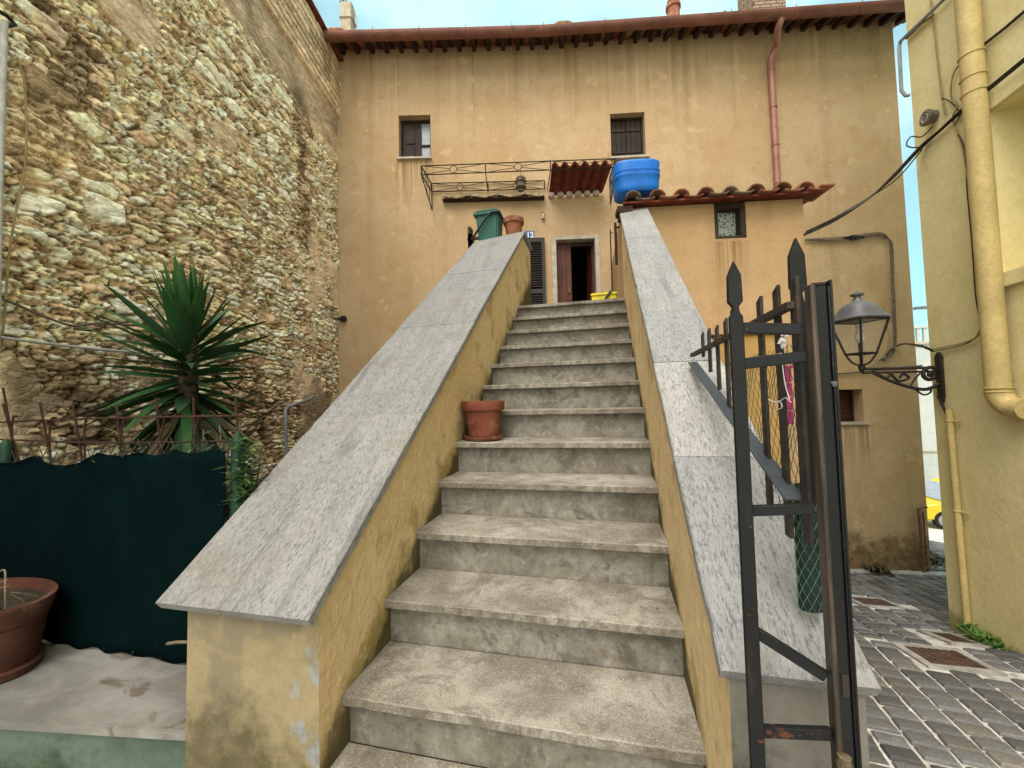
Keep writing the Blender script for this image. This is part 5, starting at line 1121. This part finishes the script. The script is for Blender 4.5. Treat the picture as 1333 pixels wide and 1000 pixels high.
for i in range(4): j=(i+1)%4; k=.96; m.add([L0+(t_[i]-L0)*k+Zv*(1-k)*t_[i].z,L0+(t_[j]-L0)*k+Zv*(1-k)*t_[j].z,L0+(bq[j]-L0)*k+Zv*(1-k)*bq[j].z,L0+(bq[i]-L0)*k+Zv*(1-k)*bq[i].z],[(0,1,2,3)])
m.build('glass_pane',M['lampglass'],sl)
m=MB(); m.lathe([(.03,zr_-.05),(.03,zr_-.1),(.02,zr_-.12),(.035,zr_-.15),(.038,zr_-.20),(.02,zr_-.24),(0,zr_-.245)],L0,14); m.build('bulb',M['white'],sl,smooth=60)
zar=on(1170,485,Yp(YP_)).z; wx=3.226
m=MB(); m.tube([L0+Zv*(zbm-.035),Vector((wx-.03,YP_,zar+.035))],.014,8); m.tube([L0+Zv*(zbm-.075),Vector((wx-.03,YP_,zar+.0))],.011,8)
Q=lambda x,y:on(x,y,Yp(YP_))
m.tube(smoothpath([Q(1135,484),Q(1155,494),Q(1180,503),Q(1205,507),Q(1222,500)],6),.017,7); m.tube(smoothpath([Q(1160,487),Q(1170,496),Q(1183,492),Q(1176,487),Q(1171,492)],5),.013,6); m.tube(smoothpath([Q(1140,484),Q(1150,492),Q(1160,488),Q(1152,484)],5),.013,6)
m.tube(smoothpath([Q(1185,503),Q(1192,492),Q(1200,484)],5),.009,6); m.tube(smoothpath([Q(1190,505),Q(1202,514),Q(1212,510),Q(1208,504)],5),.009,6)
m.build('bracket_arm',M['iron'],sl,smooth=60)
m=MB(); cs=Q(1211,488); m.tube([cs+Vector((cos(t)*(.085-.0085*t),0,sin(t)*(.085-.0085*t))) for t in np.linspace(0,2.8*PI,34)],.019,7); m.lathe([(.0,-.015),(.025,-.01),(.025,.01),(0,.015)],cs,10,M=Matrix.Rotation(PI/2,3,'X')); m.build('scroll',M['iron'],sl,smooth=60)
m=MB(); za,zb2=Q(1224,458).z,Q(1232,528).z; m.prism([Vector((wx-.035,YP_-.035,za-.05)),Vector((wx-.035,YP_,za)),Vector((wx-.035,YP_+.035,za-.05)),Vector((wx-.035,YP_+.03,zb2+.08)),Vector((wx-.035,YP_,zb2)),Vector((wx-.035,YP_-.03,zb2+.08))],(.03,0,0)); m.tube([(wx-.05,YP_,zb2+.1),(wx-.02,YP_-.02,zb2-.03),(wx-.02,YP_-.04,zb2-.08)],.012,6); m.build('wall_plate',M['iron'],sl,bevel=.003)
# ------------------------------------------------------------------ far end of the lane
YF=20.5
fb=thing('white_building','pale far building with balustraded roof terrace at the end of the lane','building',(12,YF,-3))
x0=on(1150,560,Yp(YF)).x; x1=x0+9; ztp=on(1205,448,Yp(YF)).z
m=MB(); m.box2((x0,YF,-6),(x1,YF+6,ztp)); m.build('wall',M['white_far'],fb)
zc1=on(1205,588,Yp(YF)).z
m=MB(); m.box2((x0-.1,YF-.1,ztp),(x1,YF+.2,ztp+.12)); m.box2((x0-.1,YF-.06,zc1),(x1,YF-.001,zc1+.08)); m.build('cornice',M['stoneframe'],fb)
zt2=on(1205,424,Yp(YF)).z; m=MB(); m.box2((x0-.05,YF-.05,zt2-.1),(x1,YF+.12,zt2))
xx=x0
while xx<x1: m.box2((xx,YF-.02,ztp+.12),(xx+.12,YF+.08,zt2-.1)); xx+=.24
m.build('balustrade',M['white_far'],fb)
for k in range(5):
    m=MB(); wx0=x0+4.2+k*1.0; m.box2((wx0,YF-.03,zc1+.9),(wx0+.6,YF+.02,zc1+2.1)); m.build('window',M['shutter'],fb)
m=MB(); c=on(1198,401,Yp(YF-1.5)); m.box(c+Vector((.5,0,0)),(1.4,.16,.10)); m.tube([c+Vector((1.1,0,0)),c+Vector((3.5,0,-.3)),(c.x+3.5,c.y,-5)],.05,8); tag(m.build('lamp_arm',M['lamp'],bevel=.02),'dark street light arm against the sky beyond the house','street light')
# yellow car
YC=17.0; ca_=on(1211,706,Yp(YC)); zg=street_z(YC)
cr=thing('parked_car','yellow hatchback parked beyond the house corner at the end of the lane','car',(ca_.x+1.6,YC+.8,zg))
xa=ca_.x-.25; prof=[(0,.28),(-.02,.62),(.10,.80),(.75,.92),(1.35,1.42),(1.6,1.50),(2.9,1.50),(3.3,1.35),(3.75,.95),(3.85,.8),(3.88,.32),(3.4,.25),(.4,.25)]
slope=0
m=MB(); m.prism([Vector((xa+a,YC,zg+b2)) for a,b2 in prof],(0,1.6,0)); m.build('body',M['carpaint'],cr,bevel=.07,seg=3)
m=MB(); m.prism([Vector((xa+a,YC-.012,zg+b2)) for a,b2 in((.92,.95),(1.42,1.38),(2.2,1.42),(2.2,.95))],(0,.03,0)); m.prism([Vector((xa+a,YC-.012,zg+b2)) for a,b2 in((2.27,.95),(2.27,1.42),(2.85,1.42),(3.3,.95))],(0,.03,0)); m.build('window',M['windowglass'],cr)
m=MB(); m.prism([Vector((xa+.72,YC+.12,zg+.945)),Vector((xa+1.30,YC+.2,zg+1.415)),Vector((xa+1.30,YC+1.4,zg+1.415)),Vector((xa+.72,YC+1.48,zg+.945))],(-.02,0,.02)); m.build('windscreen',M['pale_pane'],cr)
for wx_ in(.72,3.1):
    for wy in(YC-.02,YC+1.44):
        m=MB(); m.lathe([(.2,-.09),(.30,-.09),(.32,-.05),(.32,.05),(.30,.09),(.2,.09)],(xa+wx_,wy+.09,zg+.30),24,M=Matrix.Rotation(PI/2,3,'X')); w_=m.build('wheel',M['tyre'],cr,smooth=45)
        m=MB(); m.lathe([(.2,-.092),(.21,-.08),(.21,.08),(.2,.092)],(xa+wx_,wy+.09,zg+.30),18,M=Matrix.Rotation(PI/2,3,'X')); m.build('rim',M['zinc'],w_,smooth=45)
m=MB(); m.box((xa+.03,YC+.25,zg+.68),(.08,.28,.13)); m.build('headlight',M['white'],cr,bevel=.02)
m=MB(); a=on(1195,655,Yp(19.2)); 
for k in range(24): m.tube([(a.x+k*.14,19.2,street_z(19.2)-.2),(a.x+k*.14,19.2,a.z)],.012,5)
m.tube([(a.x-.1,19.2,a.z),(a.x+3.4,19.2,a.z)],.02,6); m.tube([(a.x-.1,19.2,a.z-.7),(a.x+3.4,19.2,a.z-.7)],.02,6); tag(m.build('metal_fence',M['green_post']),'green metal fence behind the yellow car','fence')
# weeds at wall foot
def weed(label,x,y,n,spread,hh,zoff=0,cat='weeds',plane=None,cols=((.05,.13,.02),(.10,.20,.03))):
    Y=4.5
    for _ in range(20): p=on(x,y,Zp(street_z(Y))); Y=.5*Y+.5*p.y
    if plane: p=plane
    o=thing('weed_clump',label,cat,p); m=MB()
    for k in range(n):
        g=random.random(); c0_,c1_=cols; m.cc=tuple(c0_[i]*(1-g)+c1_[i]*g for i in range(3)); az=random.uniform(0,6.28)
        q=Vector(p)+Vector((random.gauss(0,spread*.35),random.gauss(0,spread),random.uniform(0,hh*.5)))
        leafstrip(m,q,(cos(az),sin(az),random.uniform(.2,1.4)),random.uniform(.4,1)*hh,hh*.16,.5,4)
    m.build('foliage',M['weed'],o)
w0=Pw(.45,street_z(4.4)); weed('bright green weeds at the foot of the yellow wall',1270,828,260,.10,.11,plane=(w0.x-.06,w0.y,w0.z))
w0=BEND+UR*5.15+NR*.1; weed('dark reddish weeds growing at the foot of the ochre house',1160,735,240,.16,.16,plane=(w0.x,w0.y,street_z(w0.y)),cols=((.05,.02,.015),(.06,.07,.02)))
w0=BEND+UR*sRend+NR*.05+UR*.25; weed('grey green shrub behind the low corner of the ochre house',1212,720,160,.15,.30,plane=(w0.x,w0.y+.5,street_z(w0.y)),cols=((.12,.12,.06),(.16,.15,.09)))
# dry leaf litter on the slab and treads
m=MB()
for k in range(40):
    i=random.choice([0,1,2,3]); y=Y1+RUN*i+random.uniform(.02,.22); x=random.uniform(XL+.03,XR-.03); z=Z1+RISE*i+.003; a=random.uniform(0,6.28); s_=random.uniform(.0008,.0024); g=random.random(); m.cc=(.05+.08*g,.035+.05*g,.02)
    m.add([(x+cos(a)*s_*2,y+sin(a)*s_*2,z),(x-sin(a)*s_,y+cos(a)*s_,z+.002),(x-cos(a)*s_*2,y-sin(a)*s_*2,z),(x+sin(a)*s_,y-cos(a)*s_,z+.001)],[(0,1,2,3)])
tag(m.build('dry_debris',M['weed']),'tiny dry bits and crumbs scattered on the lower treads','debris',kind='stuff')
# ------------------------------------------------------------------ light
SUN_EL,SUN_AZ=R(56),R(190)     # azimuth measured clockwise from +Y
w=bpy.data.worlds.new('World'); sc.world=w; w.use_nodes=True; nt=w.node_tree; bg=nt.nodes['Background']
sky=nt.nodes.new('ShaderNodeTexSky'); sky.sky_type='NISHITA'; sky.sun_disc=False; sky.sun_elevation=SUN_EL; sky.sun_rotation=SUN_AZ; sky.air_density=1.2; sky.dust_density=2.5; sky.ozone_density=1.0; sky.altitude=200
tc=nt.nodes.new('ShaderNodeTexCoord'); mpn=nt.nodes.new('ShaderNodeMapping'); mpn.inputs['Scale'].default_value=(1.2,1.2,2.6); nz=nt.nodes.new('ShaderNodeTexNoise'); nz.inputs['Scale'].default_value=2.2; nz.inputs['Detail'].default_value=7; nz.inputs['Roughness'].default_value=.58
nt.links.new(tc.outputs['Generated'],mpn.inputs[0]); nt.links.new(mpn.outputs[0],nz.inputs['Vector'])
mr=nt.nodes.new('ShaderNodeMapRange'); mr.inputs['From Min'].default_value=.38; mr.inputs['From Max'].default_value=.66; mr.inputs['To Min'].default_value=.40; mr.inputs['To Max'].default_value=.85; mr.interpolation_type='SMOOTHSTEP'; nt.links.new(nz.outputs['Fac'],mr.inputs['Value'])
tint=nt.nodes.new('ShaderNodeMix'); tint.data_type='RGBA'; tint.blend_type='MULTIPLY'; tint.inputs[0].default_value=1; nt.links.new(sky.outputs[0],tint.inputs[6]); tint.inputs[7].default_value=(.48,.95,.86,1)
cm=nt.nodes.new('ShaderNodeMix'); cm.data_type='RGBA'; vm=nt.nodes.new('ShaderNodeVectorMath'); vm.operation='DOT_PRODUCT'; nt.links.new(tc.outputs['Generated'],vm.inputs[0]); vm.inputs[1].default_value=(-.12,-.62,.75)
mr2=nt.nodes.new('ShaderNodeMapRange'); mr2.inputs['From Min'].default_value=.15; mr2.inputs['From Max'].default_value=.95; mr2.interpolation_type='SMOOTHSTEP'; nt.links.new(vm.outputs['Value'],mr2.inputs['Value'])
hz=nt.nodes.new('ShaderNodeMix'); hz.data_type='RGBA'; hz.inputs[6].default_value=(3.7,5.5,5.5,1); hz.inputs[7].default_value=(13.4,12.6,11.6,1); nt.links.new(mr2.outputs[0],hz.inputs[0])
mx_=nt.nodes.new('ShaderNodeMath'); mx_.operation='MAXIMUM'; nt.links.new(mr.outputs[0],mx_.inputs[0]); nt.links.new(mr2.outputs[0],mx_.inputs[1])
nt.links.new(mx_.outputs[0],cm.inputs[0]); nt.links.new(tint.outputs[2],cm.inputs[6]); nt.links.new(hz.outputs[2],cm.inputs[7])
nt.links.new(cm.outputs[2],bg.inputs[0]); bg.inputs['Strength'].default_value=.12
sd=bpy.data.lights.new('sun','SUN'); sd.energy=1.45; sd.angle=R(32); sd.color=(1,.93,.84); so=bpy.data.objects.new('sun',sd); COL.objects.link(so)
dv=Vector((sin(SUN_AZ)*cos(SUN_EL),cos(SUN_AZ)*cos(SUN_EL),sin(SUN_EL))); so.rotation_euler=dv.to_track_quat('Z','Y').to_euler()
sc.view_settings.view_transform='Standard'; sc.view_settings.look='None'; sc.view_settings.gamma=1; sc.view_settings.exposure=.95
